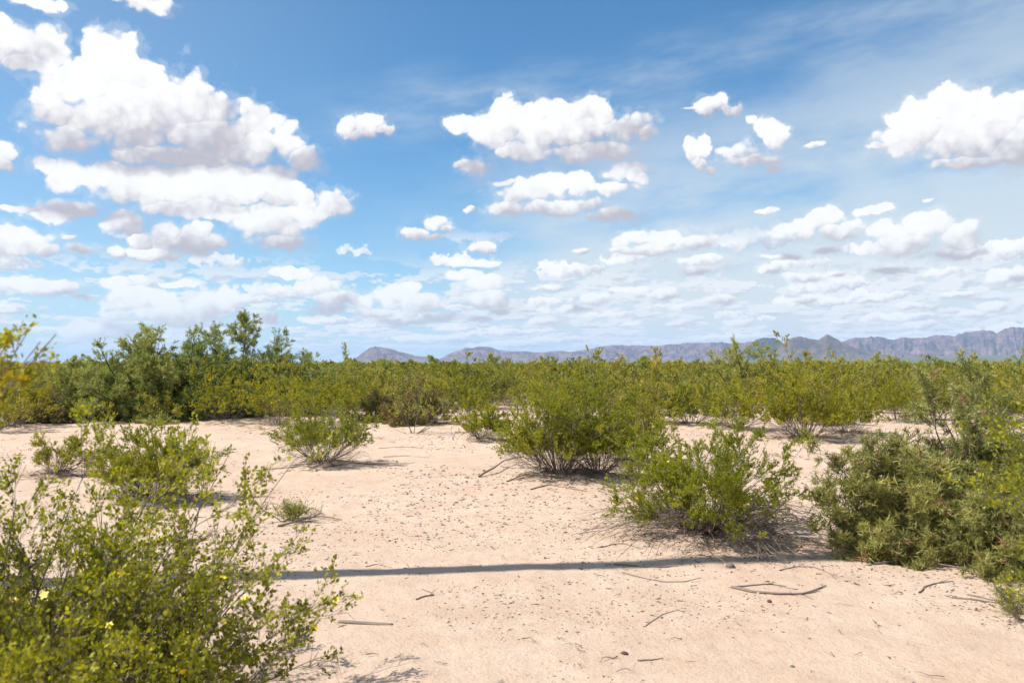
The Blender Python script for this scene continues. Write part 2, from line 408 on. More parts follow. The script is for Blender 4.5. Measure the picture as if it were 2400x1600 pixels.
M_STICK_P = bark_mat('bleached_wood', (0.34, 0.30, 0.26), (0.55, 0.50, 0.44), 20)
M_POLE = bark_mat('pole_wood', (0.10, 0.07, 0.05), (0.20, 0.15, 0.11), 5)

def plain_mat(name, col, rough=0.6):
    m, N = new_mat(name)
    tco = N.node('ShaderNodeTexCoord')
    n = N.noise(tco.outputs['Object'], 60, 3, 0.6)
    p = N.node('ShaderNodeBsdfPrincipled')
    N.put(p.inputs['Base Color'], N.mix(n, (*[c * 0.7 for c in col], 1), (*[min(1, c * 1.25) for c in col], 1)))
    p.inputs['Roughness'].default_value = rough
    o = N.node('ShaderNodeOutputMaterial'); N.put(o.inputs[0], p.outputs[0])
    return m
M_PETAL = plain_mat('yellow_petal', (0.80, 0.56, 0.02), 0.5)
M_METAL = plain_mat('galvanised_metal', (0.35, 0.36, 0.37), 0.4)

# ground
def make_ground_mat():
    m, N = new_mat('desert_soil')
    geo = N.node('ShaderNodeNewGeometry'); P = geo.outputs['Position']
    n1 = N.noise(P, 0.35, 4, 0.55); n2 = N.noise(P, 2.2, 5, 0.6); n3 = N.noise(P, 38, 5, 0.65); n4 = N.noise(P, 170, 3, 0.6)
    c = N.mix(N.step(n1, 0.35, 0.65), (0.565, 0.410, 0.302, 1), (0.610, 0.462, 0.350, 1))
    c = N.mix(N.m('MULTIPLY', N.step(n2, 0.40, 0.66), 0.6), c, (0.505, 0.360, 0.256, 1))
    c = N.mix(N.m('MULTIPLY', N.step(n3, 0.52, 0.70), 0.35), c, (0.40, 0.28, 0.19, 1))
    c = N.mix(N.m('MULTIPLY', N.step(n4, 0.56, 0.72), 0.30), c, (0.64, 0.50, 0.37, 1))
    c = N.mix(N.m('MULTIPLY', N.step(N.noise(P, 7.0, 5, 0.65), 0.50, 0.70), 0.45), c, (0.43, 0.31, 0.22, 1))
    c = N.mix(N.m('MULTIPLY', N.step(N.noise(P, 0.8, 6, 0.7), 0.50, 0.62), 0.35), c, (0.60, 0.475, 0.36, 1))
    # litter grit, patchy
    patch = N.step(N.noise(P, 0.9, 4, 0.6), 0.42, 0.62)
    v = N.voro(N.v('ADD', P, N.v('MULTIPLY', N.noise(P, 30, 2, color=True), (0.06, 0.06, 0.06))), 24.0)
    sp = N.m('MULTIPLY', N.step(v.outputs['Distance'], 0.16, 0.07), N.m('GREATER_THAN', N.sep(v.outputs['Color'])[0], 0.55))
    c = N.mix(N.m('MULTIPLY', N.m('MULTIPLY', sp, patch), 0.85), c, (0.11, 0.07, 0.045, 1))
    # beyond the shrubs that stand as things, the plain is scrub
    d = N.v('LENGTH', P, out=1)
    scrub = N.mix(N.noise(P, 0.02, 5, 0.6), (0.16, 0.165, 0.045, 1), (0.26, 0.25, 0.09, 1))
    c = N.mix(N.m('MULTIPLY', N.step(d, 160, 420), 0.9), c, scrub)
    plain = N.mix(N.step(N.noise(N.v('MULTIPLY', P, (0.0003, 0.0012, 1)), 1.0, 4, 0.6), 0.40, 0.6), (0.12, 0.14, 0.07, 1), (0.33, 0.29, 0.21, 1))
    c = N.mix(N.step(d, 2500, 5000), c, plain)
    p = N.node('ShaderNodeBsdfPrincipled'); N.put(p.inputs['Base Color'], c)
    p.inputs['Roughness'].default_value = 0.95; p.inputs['Specular IOR Level'].default_value = 0.1
    hgt = N.m('ADD', N.m('MULTIPLY', n3, 0.55), N.m('ADD', N.m('MULTIPLY', n4, 0.22), N.m('MULTIPLY', N.noise(P, 9, 4, 0.6), 0.8)))
    bp = N.node('ShaderNodeBump'); bp.inputs['Strength'].default_value = 1.0; bp.inputs['Distance'].default_value = 0.024
    N.put(bp.inputs['Height'], hgt); N.put(p.inputs['Normal'], bp.outputs[0])
    o = N.node('ShaderNodeOutputMaterial'); N.put(o.inputs[0], p.outputs[0])
    return m
M_SOIL = make_ground_mat()
# ------------------------------------------------------------------ where the shrubs stand (photo grid: x, y of the base)
#        name, x, y, height, radius, stems, label, options
HEROES = [
 ('A', 745, 1062, 1.50, 0.70, 46, 'vase shaped creosote bush with bare lower stems, alone on the pale sand', {}),
 ('B', 352, 1138, 1.02, 0.70, 58, 'low spreading creosote bush with visible dark stems, behind the blurred flowering bush', {}),
 ('C', 1282, 1094, 1.70, 0.76, 84, 'tallest bright green creosote bush in the middle of the clearing, on a mound with roots', {}),
 ('D', 1372, 1092, 1.30, 0.66, 40, 'green creosote bush leaning against the tallest bright one, nearer the crooked sand mound', {}),
 ('E', 1632, 1222, 1.12, 1.12, 60, 'wide creosote bush with dead grey twigs tangled round its foot, above the shadow stripe', {'dead': 1, 'wide': 1}),
 ('F', 1478, 1062, 1.22, 0.95, 46, 'yellowish creosote bush between the tallest bright one and the wide tangled one', {}),
 ('G', 1105, 1006, 0.95, 0.52, 30, 'small creosote bush with dead grey hoops of stem curling to the sand', {'hoops': 1}),
 ('H', 1850, 1003, 2.00, 1.00, 84, 'tall creosote bush with bare fanned stems and a pale dead branch, behind the thorny shrub', {}),
 ('I', 1950, 992, 1.35, 0.85, 30, 'shorter creosote bush with dark bare feet beside the tall fanned one', {}),
 ('J', 1690, 984, 1.50, 1.00, 58, 'thin greyish creosote bush with sand showing through, beside the tall fanned one', {'open': 1}),
 ('K', 520, 966, 1.65, 1.55, 40, 'dense creosote bush in front of the mesquite thicket, at the edge of the clearing', {}),
 ('L', 640, 974, 1.72, 1.55, 44, 'dense creosote bush with grey twigs at its shaded foot, behind the lone vase shaped one', {}),
 ('M', 792, 962, 1.70, 1.45, 38, 'creosote bush filling the gap between the lone vase shaped bush and the brown olive shrub', {}),
 ('N', 1060, 962, 1.65, 1.20, 32, 'creosote bush standing behind the small one with hoops of dead stem', {}),
 ('O', 128, 1082, 0.62, 0.50, 18, 'sparse twiggy creosote bush with sand showing through, near the left edge', {'open': 1}),
 ('P', 28, 978, 1.35, 1.15, 34, 'dark bronze creosote bush at the left edge beyond the sand', {'bronze': 1}),
 ('Q', 1585, 972, 1.20, 1.20, 34, 'low creosote bush beyond the wide tangled one, with pale sand before it', {}),
 ('R', 1330, 968, 1.45, 1.25, 34, 'creosote bush whose top shows just behind the tallest bright one', {}),
 ('S', 2060, 965, 1.45, 1.10, 34, 'creosote bush behind the far sand patch, half hidden by the thorny shrub', {}),
]
POS = {h[0]: at(h[1], h[2], 0.06) for h in HEROES}
for h in HEROES:
    p = POS[h[0]]
    MOUNDS.append((p[0], p[1], 0.035 + 0.03 * h[3] / 1.5, h[4] * 0.5))
MOUNDS += [(*at(1300, 1108), 0.07, 0.50), (*at(1640, 1225), 0.03, 0.45), (*at(2180, 1250), 0.03, 0.5), (*at(1520, 1010), 0.10, 0.9), (*at(1190, 1120), 0.035, 0.35)]

def gz(x, y): return float(ground_z(x, y))
def P3(p, dz=0.0): return (float(p[0]), float(p[1]), gz(p[0], p[1]) + dz)

# ------------------------------------------------------------------ the ground, one sheet to the horizon
def make_ground():
    radii = np.concatenate([np.geomspace(0.4, 3.6, 16), np.geomspace(3.7, 34, 300), np.geomspace(35, 400, 60), np.geomspace(450, 40000, 30)])
    aF = np.linspace(-0.62, 0.62, 380); aB = np.linspace(0.62, 2 * math.pi - 0.62, 80)[1:-1]
    ang = np.concatenate([aF, aB]); n = len(ang)
    R, A = np.meshgrid(radii, ang, indexing='ij')
    X, Y = R * np.sin(A), R * np.cos(A)
    Z = ground_z(X, Y)
    Z = Z * np.clip((1500 - R) / 1400, 0, 1) - 0.0
    V = np.stack([X, Y, Z], -1).reshape(-1, 3)
    V = np.vstack([V, [[0, 0, float(Z[0].mean())]]])
    i = np.arange(len(radii) - 1)[:, None] * n; j = np.arange(n)[None, :]; j2 = (j + 1) % n
    Q = np.stack([i + j, i + n + j, i + n + j2, i + j2], -1).reshape(-1, 4)[:, ::-1]
    o = link(bpy.data.objects.new('ground', mesh_np('ground', V, Q, M_SOIL, True)))
    tag(o, 'pale tan desert soil running out flat to the horizon', kind='structure')
make_ground()

# ------------------------------------------------------------------ mountains
def rock_mat(name, rock, scree, low, dens=1.0):
    m, N = new_mat(name)
    geo = N.node('ShaderNodeNewGeometry'); P = geo.outputs['Position']
    z = N.sep(P)[2]
    n1 = N.noise(P, 0.004, 6, 0.6); n2 = N.noise(P, 0.02, 5, 0.65)
    strata = N.noise(N.v('MULTIPLY', P, (0.0006, 0.0006, 0.02)), 1.0, 4, 0.6)
    c = N.mix(N.step(n1, 0.38, 0.62), (*rock, 1), (*scree, 1))
    c = N.mix(N.m('MULTIPLY', N.step(strata, 0.45, 0.6), 0.35), c, (*[v * 0.7 for v in rock], 1))
    c = N.mix(N.step(N.m('ADD', z, N.m('MULTIPLY', N.m('SUBTRACT', n1, 0.5), 160)), 150, 10), c, (*low, 1))
    c = N.mix(N.m('MULTIPLY', N.step(n2, 0.5, 0.66), 0.5), c, (0.07, 0.085, 0.045, 1))
    p = N.node('ShaderNodeBsdfPrincipled'); N.put(p.inputs['Base Color'], c)
    p.inputs['Roughness'].default_value = 1.0; p.inputs['Specular IOR Level'].default_value = 0.0
    bp = N.node('ShaderNodeBump'); bp.inputs['Strength'].default_value = 1.0; bp.inputs['Distance'].default_value = 30.0
    N.put(bp.inputs['Height'], n2); N.put(p.inputs['Normal'], bp.outputs[0])
    o = N.node('ShaderNodeOutputMaterial'); N.put(o.inputs[0], p.outputs[0])
    return m
M_ROCK = rock_mat('desert_rock', (0.085, 0.052, 0.078), (0.245, 0.152, 0.155), (0.160, 0.145, 0.125))
M_SHADED_ROCK = rock_mat('cloud_shaded_rock', (0.032, 0.028, 0.040), (0.06, 0.05, 0.055), (0.09, 0.085, 0.065))  # darkened rock colour stands in for cloud shadow on the peak
M_CONE = rock_mat('brown_rock', (0.105, 0.070, 0.062), (0.175, 0.125, 0.105), (0.16, 0.15, 0.10))

def mountain(name, prof, D, front, back, mat, label, seed, rough=1.0, cat=None):
    px = np.arange(prof[0][0], prof[-1][0] + .1, 1.8 if rough > 0.3 else 9)
    py = np.interp(px, [p[0] for p in prof], [p[1] for p in prof])
    H = (HY - py) / FPX * D
    T = np.concatenate([np.linspace(-1, 0, 40), np.linspace(0, 1, 14)[1:]])
    U, TT = np.meshgrid(px, T, indexing='ij')
    HH = np.repeat(H[:, None], len(T), 1)
    X0 = (U - CX) / FPX * D
    t = np.abs(TT)
    rid = 1 - 2.2 * np.abs(fbm(X0 / 420 + TT * 0.9, TT * 1.6 + X0 * 0.0004, 4, seed, 0.55))
    rid2 = fbm(X0 / 150, TT * 6, 4, seed + 50, 0.6)
    p = 1.45 + 1.1 * (1 - rid) * rough
    Z = HH * np.power(np.clip(1 - t, 0, 1), p)
    w = np.sin(np.clip(t, 0, 1) * math.pi) ** 0.8
    Z = Z * (1 + 0.70 * rough * rid2 * w)
    hump = 0.5 + fbm(X0 / 700 + 3.3, X0 * 0, 3, seed + 30)
    foot = HH * 0.62 * np.clip(hump, 0, 1) * np.exp(-((TT + 0.42 + 0.2 * vnoise(X0 / 900, X0 * 0, seed + 31)) / 0.17) ** 2) * (1 + .5 * rid2) * (rough > .3)
    Z = np.maximum(Z, foot)
    Z += w * HH * 0.05 * fbm(X0 / 60, TT * 20, 3, seed + 70)
    crest = HH * 0.035 * fbm(X0 / 45, X0 * 0, 3, seed + 90) * (t < 0.06)
    Z = np.maximum(Z + crest, 0) - 3 * (t > 0.98)
    Yw = D + np.where(TT < 0, TT * front, TT * back)
    Yw = Yw + fbm(X0 / 900, TT, 2, seed + 7) * front * 0.25 * (1 - t)
    X = (U - CX) / FPX * Yw
    n = len(T); i = np.arange(len(px) - 1)[:, None] * n; j = np.arange(n - 1)[None, :]
    Q = np.stack([i + j, i + n + j, i + n + j + 1, i + j + 1], -1).reshape(-1, 4)
    o = link(bpy.data.objects.new(name, mesh_np(name, np.stack([X, Yw, Z], -1), Q, mat, True)))
    tag(o, label, kind='structure')

far = [(960, 836), (1010, 826), (1045, 815), (1062, 802), (1085, 800), (1150, 804), (1170, 806), (1205, 807), (1260, 810), (1290, 815), (1330, 822), (1400, 836)]
mountain('far_hills', far, 26000, 2500, 2500, M_ROCK, 'faint blue hills far behind the low ranges', 11, 0.6)
r1 = [(770, 836), (800, 830), (822, 818), (838, 806), (850, 797), (860, 795), (880, 797), (900, 801), (915, 807), (935, 811), (955, 817), (985, 819), (1000, 822), (1015, 828), (1040, 836)]
mountain('mesa_mountain', r1, 13500, 1500, 1500, M_ROCK, 'solitary purple brown mountain with a cliffed shoulder at the left end of the range', 21, 1.2)
r2 = [(985, 836), (1010, 824), (1030, 813), (1055, 804), (1070, 799), (1085, 799), (1100, 796), (1122, 795), (1140, 802), (1150, 809), (1180, 807), (1200, 806), (1240, 810), (1270, 806), (1290, 805), (1310, 808), (1335, 803),
      (1360, 800), (1385, 795), (1410, 792), (1440, 793), (1480, 793), (1505, 794), (1540, 790), (1560, 790), (1580, 787), (1620, 788), (1660, 786), (1690, 790), (1720, 784), (1760, 786), (1800, 792), (1850, 800), (1900, 836)]
mountain('mountain_range', r2, 15500, 1700, 2000, M_ROCK, 'long low purple range across the middle of the horizon', 31, 1.1)
r3 = [(1860, 836), (1900, 800), (1930, 788), (1948, 779), (1965, 776), (1990, 775), (2000, 772), (2030, 773), (2045, 778), (2060, 777), (2075, 772), (2100, 775), (2130, 773), (2150, 769), (2165, 767), (2190, 771), (2205, 765), (2230, 760), (2262, 758), (2280, 760),
      (2290, 766), (2310, 755), (2330, 751), (2352, 752), (2400, 748), (2450, 755), (2520, 765), (2600, 775), (2750, 800), (2850, 836)]
mountain('high_range', r3, 14000, 2200, 2000, M_ROCK, 'highest reddish range at the right end of the horizon', 41, 1.2)
r4 = [(1690, 836), (1715, 806), (1735, 780), (1755, 774), (1775, 775), (1790, 780), (1800, 790), (1840, 805), (1870, 836)]
mountain('dark_peak', r4, 12500, 800, 1000, M_SHADED_ROCK, 'dark blue peak behind the pale green mesquite crown', 51, 0.8)
r5 = [(1760, 836), (1785, 800), (1805, 783), (1822, 774), (1840, 773), (1860, 777), (1880, 779), (1893, 770), (1899, 767), (1906, 769), (1930, 782), (1955, 795), (1985, 804), (2020, 812), (2070, 822), (2120, 836)]
mountain('cone_hill', r5, 10500, 900, 1000, M_CONE, 'brown cone shaped hill standing before the high range', 61, 0.7)
r6 = [(1600, 836), (1630, 822), (1650, 808), (1660, 804), (1672, 812), (1700, 822), (1740, 836)]
mountain('small_hill', r6, 9500, 500, 600, M_CONE, 'small brown hill low in front of the long range', 71, 0.7)
apron = [(1000, 836), (1300, 832), (1600, 829), (1800, 826), (2000, 822), (2200, 817), (2352, 814), (2600, 812), (2900, 820), (3100, 836)]
M_APRON = rock_mat('bajada_soil', (0.15, 0.165, 0.10), (0.22, 0.20, 0.14), (0.13, 0.15, 0.08))
mountain('valley_slope', apron, 9000, 2500, 3500, M_APRON, 'grey green slope rising gently to the foot of the mountains', 81, 0.15)

# ------------------------------------------------------------------ growing plants
class Shoots:
    """a batch of polylines: points N,K,3, radii N,K and the stem that each belongs to"""
    def __init__(s, P, R, stem): s.P, s.R, s.stem = P, R, stem

def walk(rng, P0, D0, L, r0, r1, K, wander=0.15, lift=0.0):
    N = len(P0); P = np.zeros((N, K, 3)); P[:, 0] = P0; d = norm(D0)
    for k in range(1, K):
        d = norm(d + rng.normal(0, wander, (N, 3)) + np.array([0, 0, lift]))
        P[:, k] = P[:, k - 1] + d * (L / (K - 1))[:, None]
    t = np.linspace(0, 1, K)[None, :]
    return P, r0[:, None] * (1 - t) + r1[:, None] * t

def sprout(rng, par, per, t0, t1, ang, length, K, r_k=0.55, r1=0.0008, wander=0.12, lift=0.05, rmin=0.0012, short_tip=0.5):
    N, KP, _ = par.P.shape
    idx = np.repeat(np.arange(N), per); M = len(idx)
    t = rng.uniform(t0, t1, M); f = t * (KP - 1); i = np.minimum(f.astype(int), KP - 2); fr = (f - i)[:, None]
    a = par.P[idx, i]; b = par.P[idx, i + 1]
    p = a + (b - a) * fr; tan = norm(b - a)
    side = norm(np.cross(tan, rng.normal(0, 1, (M, 3))))
    an = rng.uniform(ang[0], ang[1], M)[:, None]
    d = tan * np.cos(an) + side * np.sin(an) + np.array([0, 0, lift])
    Lb = rng.uniform(length[0], length[1], M) * (1 - short_tip * t)
    r = np.maximum((par.R[idx, i] * r_k), rmin)
    P, R = walk(rng, p, d, Lb, r, np.full(M, r1), K, wander, lift)
    return Shoots(P, R, par.stem[idx])

def tube_geo(P, R, sides=3):
    N, K, _ = P.shape
    T = np.empty_like(P); T[:, 1:-1] = P[:, 2:] - P[:, :-2]; T[:, 0] = P[:, 1] - P[:, 0]; T[:, -1] = P[:, -1] - P[:, -2]
    T = norm(T); ref = np.where(np.abs(T[:, :, 2:3]) > 0.9, np.array([1.0, 0, 0]), np.array([0, 0, 1.0]))
    u = norm(np.cross(T, ref)); v = np.cross(T, u)
    a = np.arange(sides) * 2 * math.pi / sides
    V = P[:, :, None, :] + R[:, :, None, None] * (u[:, :, None, :] * np.cos(a)[None, None, :, None] + v[:, :, None, :] * np.sin(a)[None, None, :, None])
    base = (np.arange(N) * K * sides)[:, None, None]; k = (np.arange(K - 1) * sides)[None, :, None]; s_ = np.arange(sides)[None, None, :]; s2 = (s_ + 1) % sides
    Q = np.stack([base + k + s_, base + k + s2, base + k + sides + s2, base + k + sides + s_], -1).reshape(-1, 4)
    return V.reshape(-1, 3), Q

def join(parts):
    Vs, Qs, o = [], [], 0
    for V, Q in parts:
        if len(V) == 0: continue
        Vs.append(V); Qs.append(Q + o); o += len(V)
    return np.concatenate(Vs), np.concatenate(Qs)

def leaves(rng, sh, per, t0, size, wide=0.42, updir=0.35, along=0.6, jitter=0.006, pick=None, big=False):
    """small pointed leaves set along shoots"""
    P = sh.P if pick is None else sh.P[pick]
    N, KP, _ = P.shape
    idx = np.repeat(np.arange(N), per); M = len(idx)
    t = t0 + (1 - t0) * rng.random(M) ** 0.8; f = t * (KP - 1); i = np.minimum(f.astype(int), KP - 2); fr = (f - i)[:, None]
    a = P[idx, i]; b = P[idx, i + 1]; c = a + (b - a) * fr + rng.normal(0, jitter, (M, 3))
    d = norm(norm(b - a) * along + rng.normal(0, 0.6, (M, 3)) + np.array([0, 0, updir]))
    w = norm(np.cross(d, rng.normal(0, 1, (M, 3))))
    L = rng.uniform(0.65, 1.25, M)[:, None] * size
    if big:
        V = np.stack([c, c + d * L * 0.5 + w * L * wide * 0.5, c + d * L, c + d * L * 0.5 - w * L * wide * 0.5], 1).reshape(-1, 3)
        return V, np.arange(M * 4).reshape(-1, 4)
    V = np.stack([c + w * L * wide * 0.5, c + d * L, c - w * L * wide * 0.5], 1).reshape(-1, 3)
    return V, np.arange(M * 3).reshape(-1, 3)

def creosote(seed, H, R, n, sec=8, ter=6, leaf=10, size=0.020, open_=0, wide=0, r0=0.0065, thin_tubes=True, big=False, lw=0.55):
    rng = np.random.default_rng(seed)
    az = rng.uniform(0, 2 * math.pi, n); u = rng.random(n)
    th = np.radians(6 + (84 if wide else 66) * u ** 0.75)
    env = 1 / np.sqrt((np.sin(th) / (R * 1.08)) ** 2 + (np.cos(th) / H) ** 2)
    lob = 1 + 0.16 * np.sin(az * 2 + seed) + 0.12 * np.sin(az * 3 + seed * 2.1)
    L = env * lob * rng.uniform(0.62, 1.04, n)
    P0 = np.stack([np.cos(az), np.sin(az), np.zeros(n)], 1) * (rng.uniform(0.02, 0.16, n) * R)[:, None]; P0[:, 2] = -0.04
    D = np.stack([np.cos(az) * np.sin(th), np.sin(az) * np.sin(th), np.cos(th)], 1)
    P, Rr = walk(rng, P0, D, L, rng.uniform(0.6, 1.2, n) * r0, np.full(n, 0.0016), 9, 0.085, 0.006)
    P[:, :, 2] = np.maximum(P[:, :, 2], -0.05)
    s1 = Shoots(P, Rr, np.arange(n))
    s2 = sprout(rng, s1, sec, 0.22, 0.98, (0.35, 0.90), (0.24 * H, 0.40 * H), 6, lift=0.035, rmin=0.0018, wander=0.14)
    s3 = sprout(rng, s2, ter, 0.25, 1.0, (0.35, 0.9), (0.11, 0.20), 4, lift=0.06, rmin=0.0012, wander=0.16)
    parts = []
    woody = [tube_geo(s1.P, s1.R, 4), tube_geo(s2.P[:, ::5], s2.R[:, ::5], 3)]
    if thin_tubes: woody.append(tube_geo(s3.P[:, ::3], s3.R[:, ::3], 3))
    keep = s3.P[:, 0, 2] > (0.16 if not wide else 0.10) * H
    # bare patches and thick clumps
    cl = fbm(s3.P[:, 0, 0] / 0.22 + seed, s3.P[:, 0, 1] / 0.22 + s3.P[:, 0, 2] / 0.17, 2, seed) + 0.5
    keep &= rng.random(len(cl)) < np.clip((cl - (0.26 if open_ else 0.12)) * 3.6, 0.08, 1)
    lf = [leaves(rng, s3, leaf, 0.10, size, lw, pick=np.where(keep)[0], big=big)]
    k2 = np.where(s2.P[:, 2, 2] > 0.3 * H)[0]
    lf.append(leaves(rng, s2, max(2, leaf // 2), 0.6, size, lw, pick=k2, big=big))
    return s1, s2, s3, woody, join(lf), rng

def flower_mesh(rng, s=0.020):
    V, Q = [], []
    for k in range(5):
        a = k * 2 * math.pi / 5 + rng.uniform(-.2, .2)
        d = np.array([math.cos(a), math.sin(a), 0.35]); w = np.array([-math.sin(a), math.cos(a), 0.1])
        b = len(V); V += [np.zeros(3), d * s * .55 + w * s * .36, d * s + np.array([0, 0, -.2]) * s, d * s * .55 - w * s * .36]; Q.append([b, b + 1, b + 2, b + 3])
    return mesh_np('flower', np.array(V), np.array(Q), M_PETAL)
FLOWERS = [flower_mesh(np.random.default_rng(k)) for k in range(3)]

def dead_arcs(rng, n, R, H, K=9, r=0.004):
    """bare twigs arching out and down to the sand"""
    az = rng.uniform(0, 2 * math.pi, n); L = rng.uniform(0.5, 1.2, n) * R; h = rng.uniform(0.25, 1.0, n) * H
    t = np.linspace(0, 1, K)[None, :]
    rad = L[:, None] * (0.1 + 0.9 * t); z = h[:, None] * 4 * t * (1 - t) * (1 - 0.25 * t) + 0.012
    aa = az[:, None] + rng.normal(0, 0.35, (n, 1)) * t
    P = np.stack([np.cos(aa) * rad, np.sin(aa) * rad, z], -1) + rng.normal(0, 0.012, (n, K, 3))
    P[:, :, 2] = np.maximum(P[:, :, 2], 0.0)
    return Shoots(P, np.repeat((r * (1.1 - 0.75 * t)), n, 0) * rng.uniform(.6, 1.2, (n, 1)), np.arange(n))

def put_shrub(name, loc, label, cat, woody_by_stem, foliage, fmat, group=None, extra=(), rot=0.0, stem_mat=None):
    root = link(bpy.data.objects.new(name, None)); root.location = loc; root.rotation_euler.z = rot; root.empty_display_size = 0.2
    tag(root, label, cat, group)
    for V, Q in woody_by_stem:
        link(bpy.data.objects.new('stem', mesh_np('stem', V, Q, stem_mat or M_STEM)), root)
    link(bpy.data.objects.new('foliage', mesh_np('foliage', *foliage, fmat)), root)
    for nm, V, Q, mt in extra: link(bpy.data.objects.new(nm, mesh_np(nm, V, Q, mt)), root)
    return root

def TH(s): K = s.P.shape[1]; return [0, K // 2, K - 1]

def by_stem(s1, s2, s3, n, groups=10, sides=4):
    """woody geometry gathered per main stem; thin stems of one clump stay together"""
    out = []
    for g in range(min(groups, n)):
        sel1 = np.where(s1.stem % groups == g)[0]; sel2 = np.where(s2.stem % groups == g)[0]; sel3 = np.where(s3.stem % groups == g)[0]
        if len(sel1) == 0: continue
        out.append(join([tube_geo(s1.P[sel1], s1.R[sel1], sides), tube_geo(s2.P[sel2][:, TH(s2)], s2.R[sel2][:, TH(s2)], 3), tube_geo(s3.P[sel3][:, ::3], s3.R[sel3][:, ::3], 3)]))
    return out

GROUP_C = 'creosote bushes round the clearing'
TWIGS = []                                       # loose dead twigs on the sand, gathered for one mass
for k, (nm, x, y, H, R, n, label, opt) in enumerate(HEROES):
    far_ = y < 1010
    s1, s2, s3, woody, fol, rng = creosote(100 + k, H * 1.13, R * 1.04, n, sec=7 if far_ else 8, ter=6 if far_ else 8, leaf=14 if far_ else 26 if y > 1200 else 19,
                                           size=0.042 if far_ else 0.0205 if y > 1200 else 0.0235, open_=opt.get('open', 0), wide=opt.get('wide', 0))
    extra = []
    if y > 990:
        da = dead_arcs(rng, 230 if opt.get('dead') else 34, R * (1.22 if opt.get('dead') else 0.95), 0.32 if opt.get('dead') else 0.26 if opt.get('hoops') else 0.10, r=0.0048)
        db = sprout(rng, da, 4, 0.2, 0.95, (0.4, 1.2), (0.10, 0.30), 4, lift=-0.05, wander=0.25)
        db.P[:, :, 2] = np.maximum(db.P[:, :, 2], 0.0)
        V, Q = join([tube_geo(da.P, da.R, 3), tube_geo(db.P, db.R, 3)])
        extra.append(('dead_twigs', V, Q, M_TWIG))
    p = POS[nm]
    root = put_shrub('creosote_bush', P3(p, -0.01), label, 'bush', by_stem(s1, s2, s3, n, 12 if not far_ else 6), fol, M_CREO_B if opt.get('bronze') else M_CREO, GROUP_C, extra)
    for f in range(5 if not far_ else 2):
        i = rng.integers(len(s3.P)); q = s3.P[i, -1]
        fo = link(bpy.data.objects.new('flower', FLOWERS[f % 3]), root); fo.location = q; fo.rotation_euler = tuple(rng.uniform(-.6, .6, 3))
    # litter under and beside the bush
    m = int(150 * R)
    a = rng.uniform(0, 2 * math.pi, m); rr = R * rng.uniform(0.1, 1.05, m) ** 0.8
    TWIGS.append((p[0] + np.cos(a) * rr + 0.15, p[1] + np.sin(a) * rr, rng.uniform(0.08, 0.42, m)))

# the shrubs in the foreground, partly out of focus
def fore_bush(seed, X, Y, H, R, n, label, size=0.0235, flowers=12, sec=9, ter=8, leaf=11, mat=None, open_=0):
    s1, s2, s3, woody, fol, rng = creosote(seed, H, R, n, sec, ter, leaf, size, r0=0.007, big=True, lw=0.62, open_=open_)
    root = put_shrub('creosote_bush', (X, Y, gz(X, Y) - 0.01), label, 'bush', by_stem(s1, s2, s3, n, 14), fol, mat or M_CREO, 'creosote bushes close to the camera')
    tips = s3.P[:, -1]
    vis = np.where((tips[:, 2] > 0.45 * H) & (tips[:, 1] < R * 0.5))[0]
    for f in range(flowers):
        q = tips[rng.choice(vis)]
        fo = link(bpy.data.objects.new('flower', FLOWERS[f % 3]), root); fo.location = q; fo.rotation_euler = tuple(rng.uniform(-.9, .9, 3))
    return root
fore_bush(301, -1.95, 3.80, 1.36, 1.28, 84, 'blurred creosote bush with yellow flowers filling the lower left corner', flowers=60, leaf=11, open_=0, mat=M_CREO_B)
fore_bush(302, -2.52, 3.90, 1.80, 0.9, 56, 'creosote bush at the left edge, behind the yellow flowering one', flowers=8, open_=1)
fore_bush(303, -1.15, 3.15, 0.66, 0.62, 26, 'low creosote sprays at the bottom edge, right side of the flowering bush', flowers=5, mat=M_CREO_B, open_=1)

def spray(seed, X, Y, tg, label, size, nf, mat, top=1.15, dy=.12, L2=(0.06, 0.16), per=7, r0=.0055, t0=.72):
    """a bush whose arching branches end at given places"""
    rng = np.random.default_rng(seed); base = np.array([X, Y, 0.0])
    n = len(tg); K = 10; P = np.zeros((n, K, 3)); t = np.linspace(0, 1, K)
    for i, (x, y) in enumerate(tg):
        yy = Y + rng.uniform(-dy, dy); e = np.array([(x - CX) / FPX * yy, yy, CAM_H + (HY - y) / FPX * yy])
        c = base + np.array([rng.uniform(-.15, .1), 0, min(top, e[2] * .8)])
        for k, u in enumerate(t): P[i, k] = (1 - u) ** 2 * base + 2 * u * (1 - u) * c + u * u * e
    P[:, 1:-1] += rng.normal(0, .010, (n, K - 2, 3))
    s1 = Shoots(P - base, np.repeat((r0 * (1 - t) + .0015 * t)[None], n, 0), np.arange(n))
    s2 = sprout(rng, s1, per, t0, 1.0, (0.3, 0.8), L2, 5, lift=.06, wander=.15)
    s3 = sprout(rng, s2, 4, 0.3, 1.0, (0.3, 0.9), (L2[0] * .5, L2[1] * .5), 4, lift=.06, wander=.15)
    fol = join([leaves(rng, s3, 6, .1, size, .55, big=True), leaves(rng, s2, 6, .3, size, .55, big=True)])
    root = put_shrub('creosote_bush', (float(base[0]), Y, gz(base[0], Y)), label, 'bush', by_stem(s1, s2, s3, n, 9), fol, mat, 'creosote bushes close to the camera')
    for f in range(nf):
        q = s2.P[rng.integers(len(s2.P)), -1]
        fo = link(bpy.data.objects.new('flower', FLOWERS[f % 3]), root); fo.location = q; fo.rotation_euler = tuple(rng.uniform(-1.2, 1.2, 3)); fo.scale = (1.0,) * 3
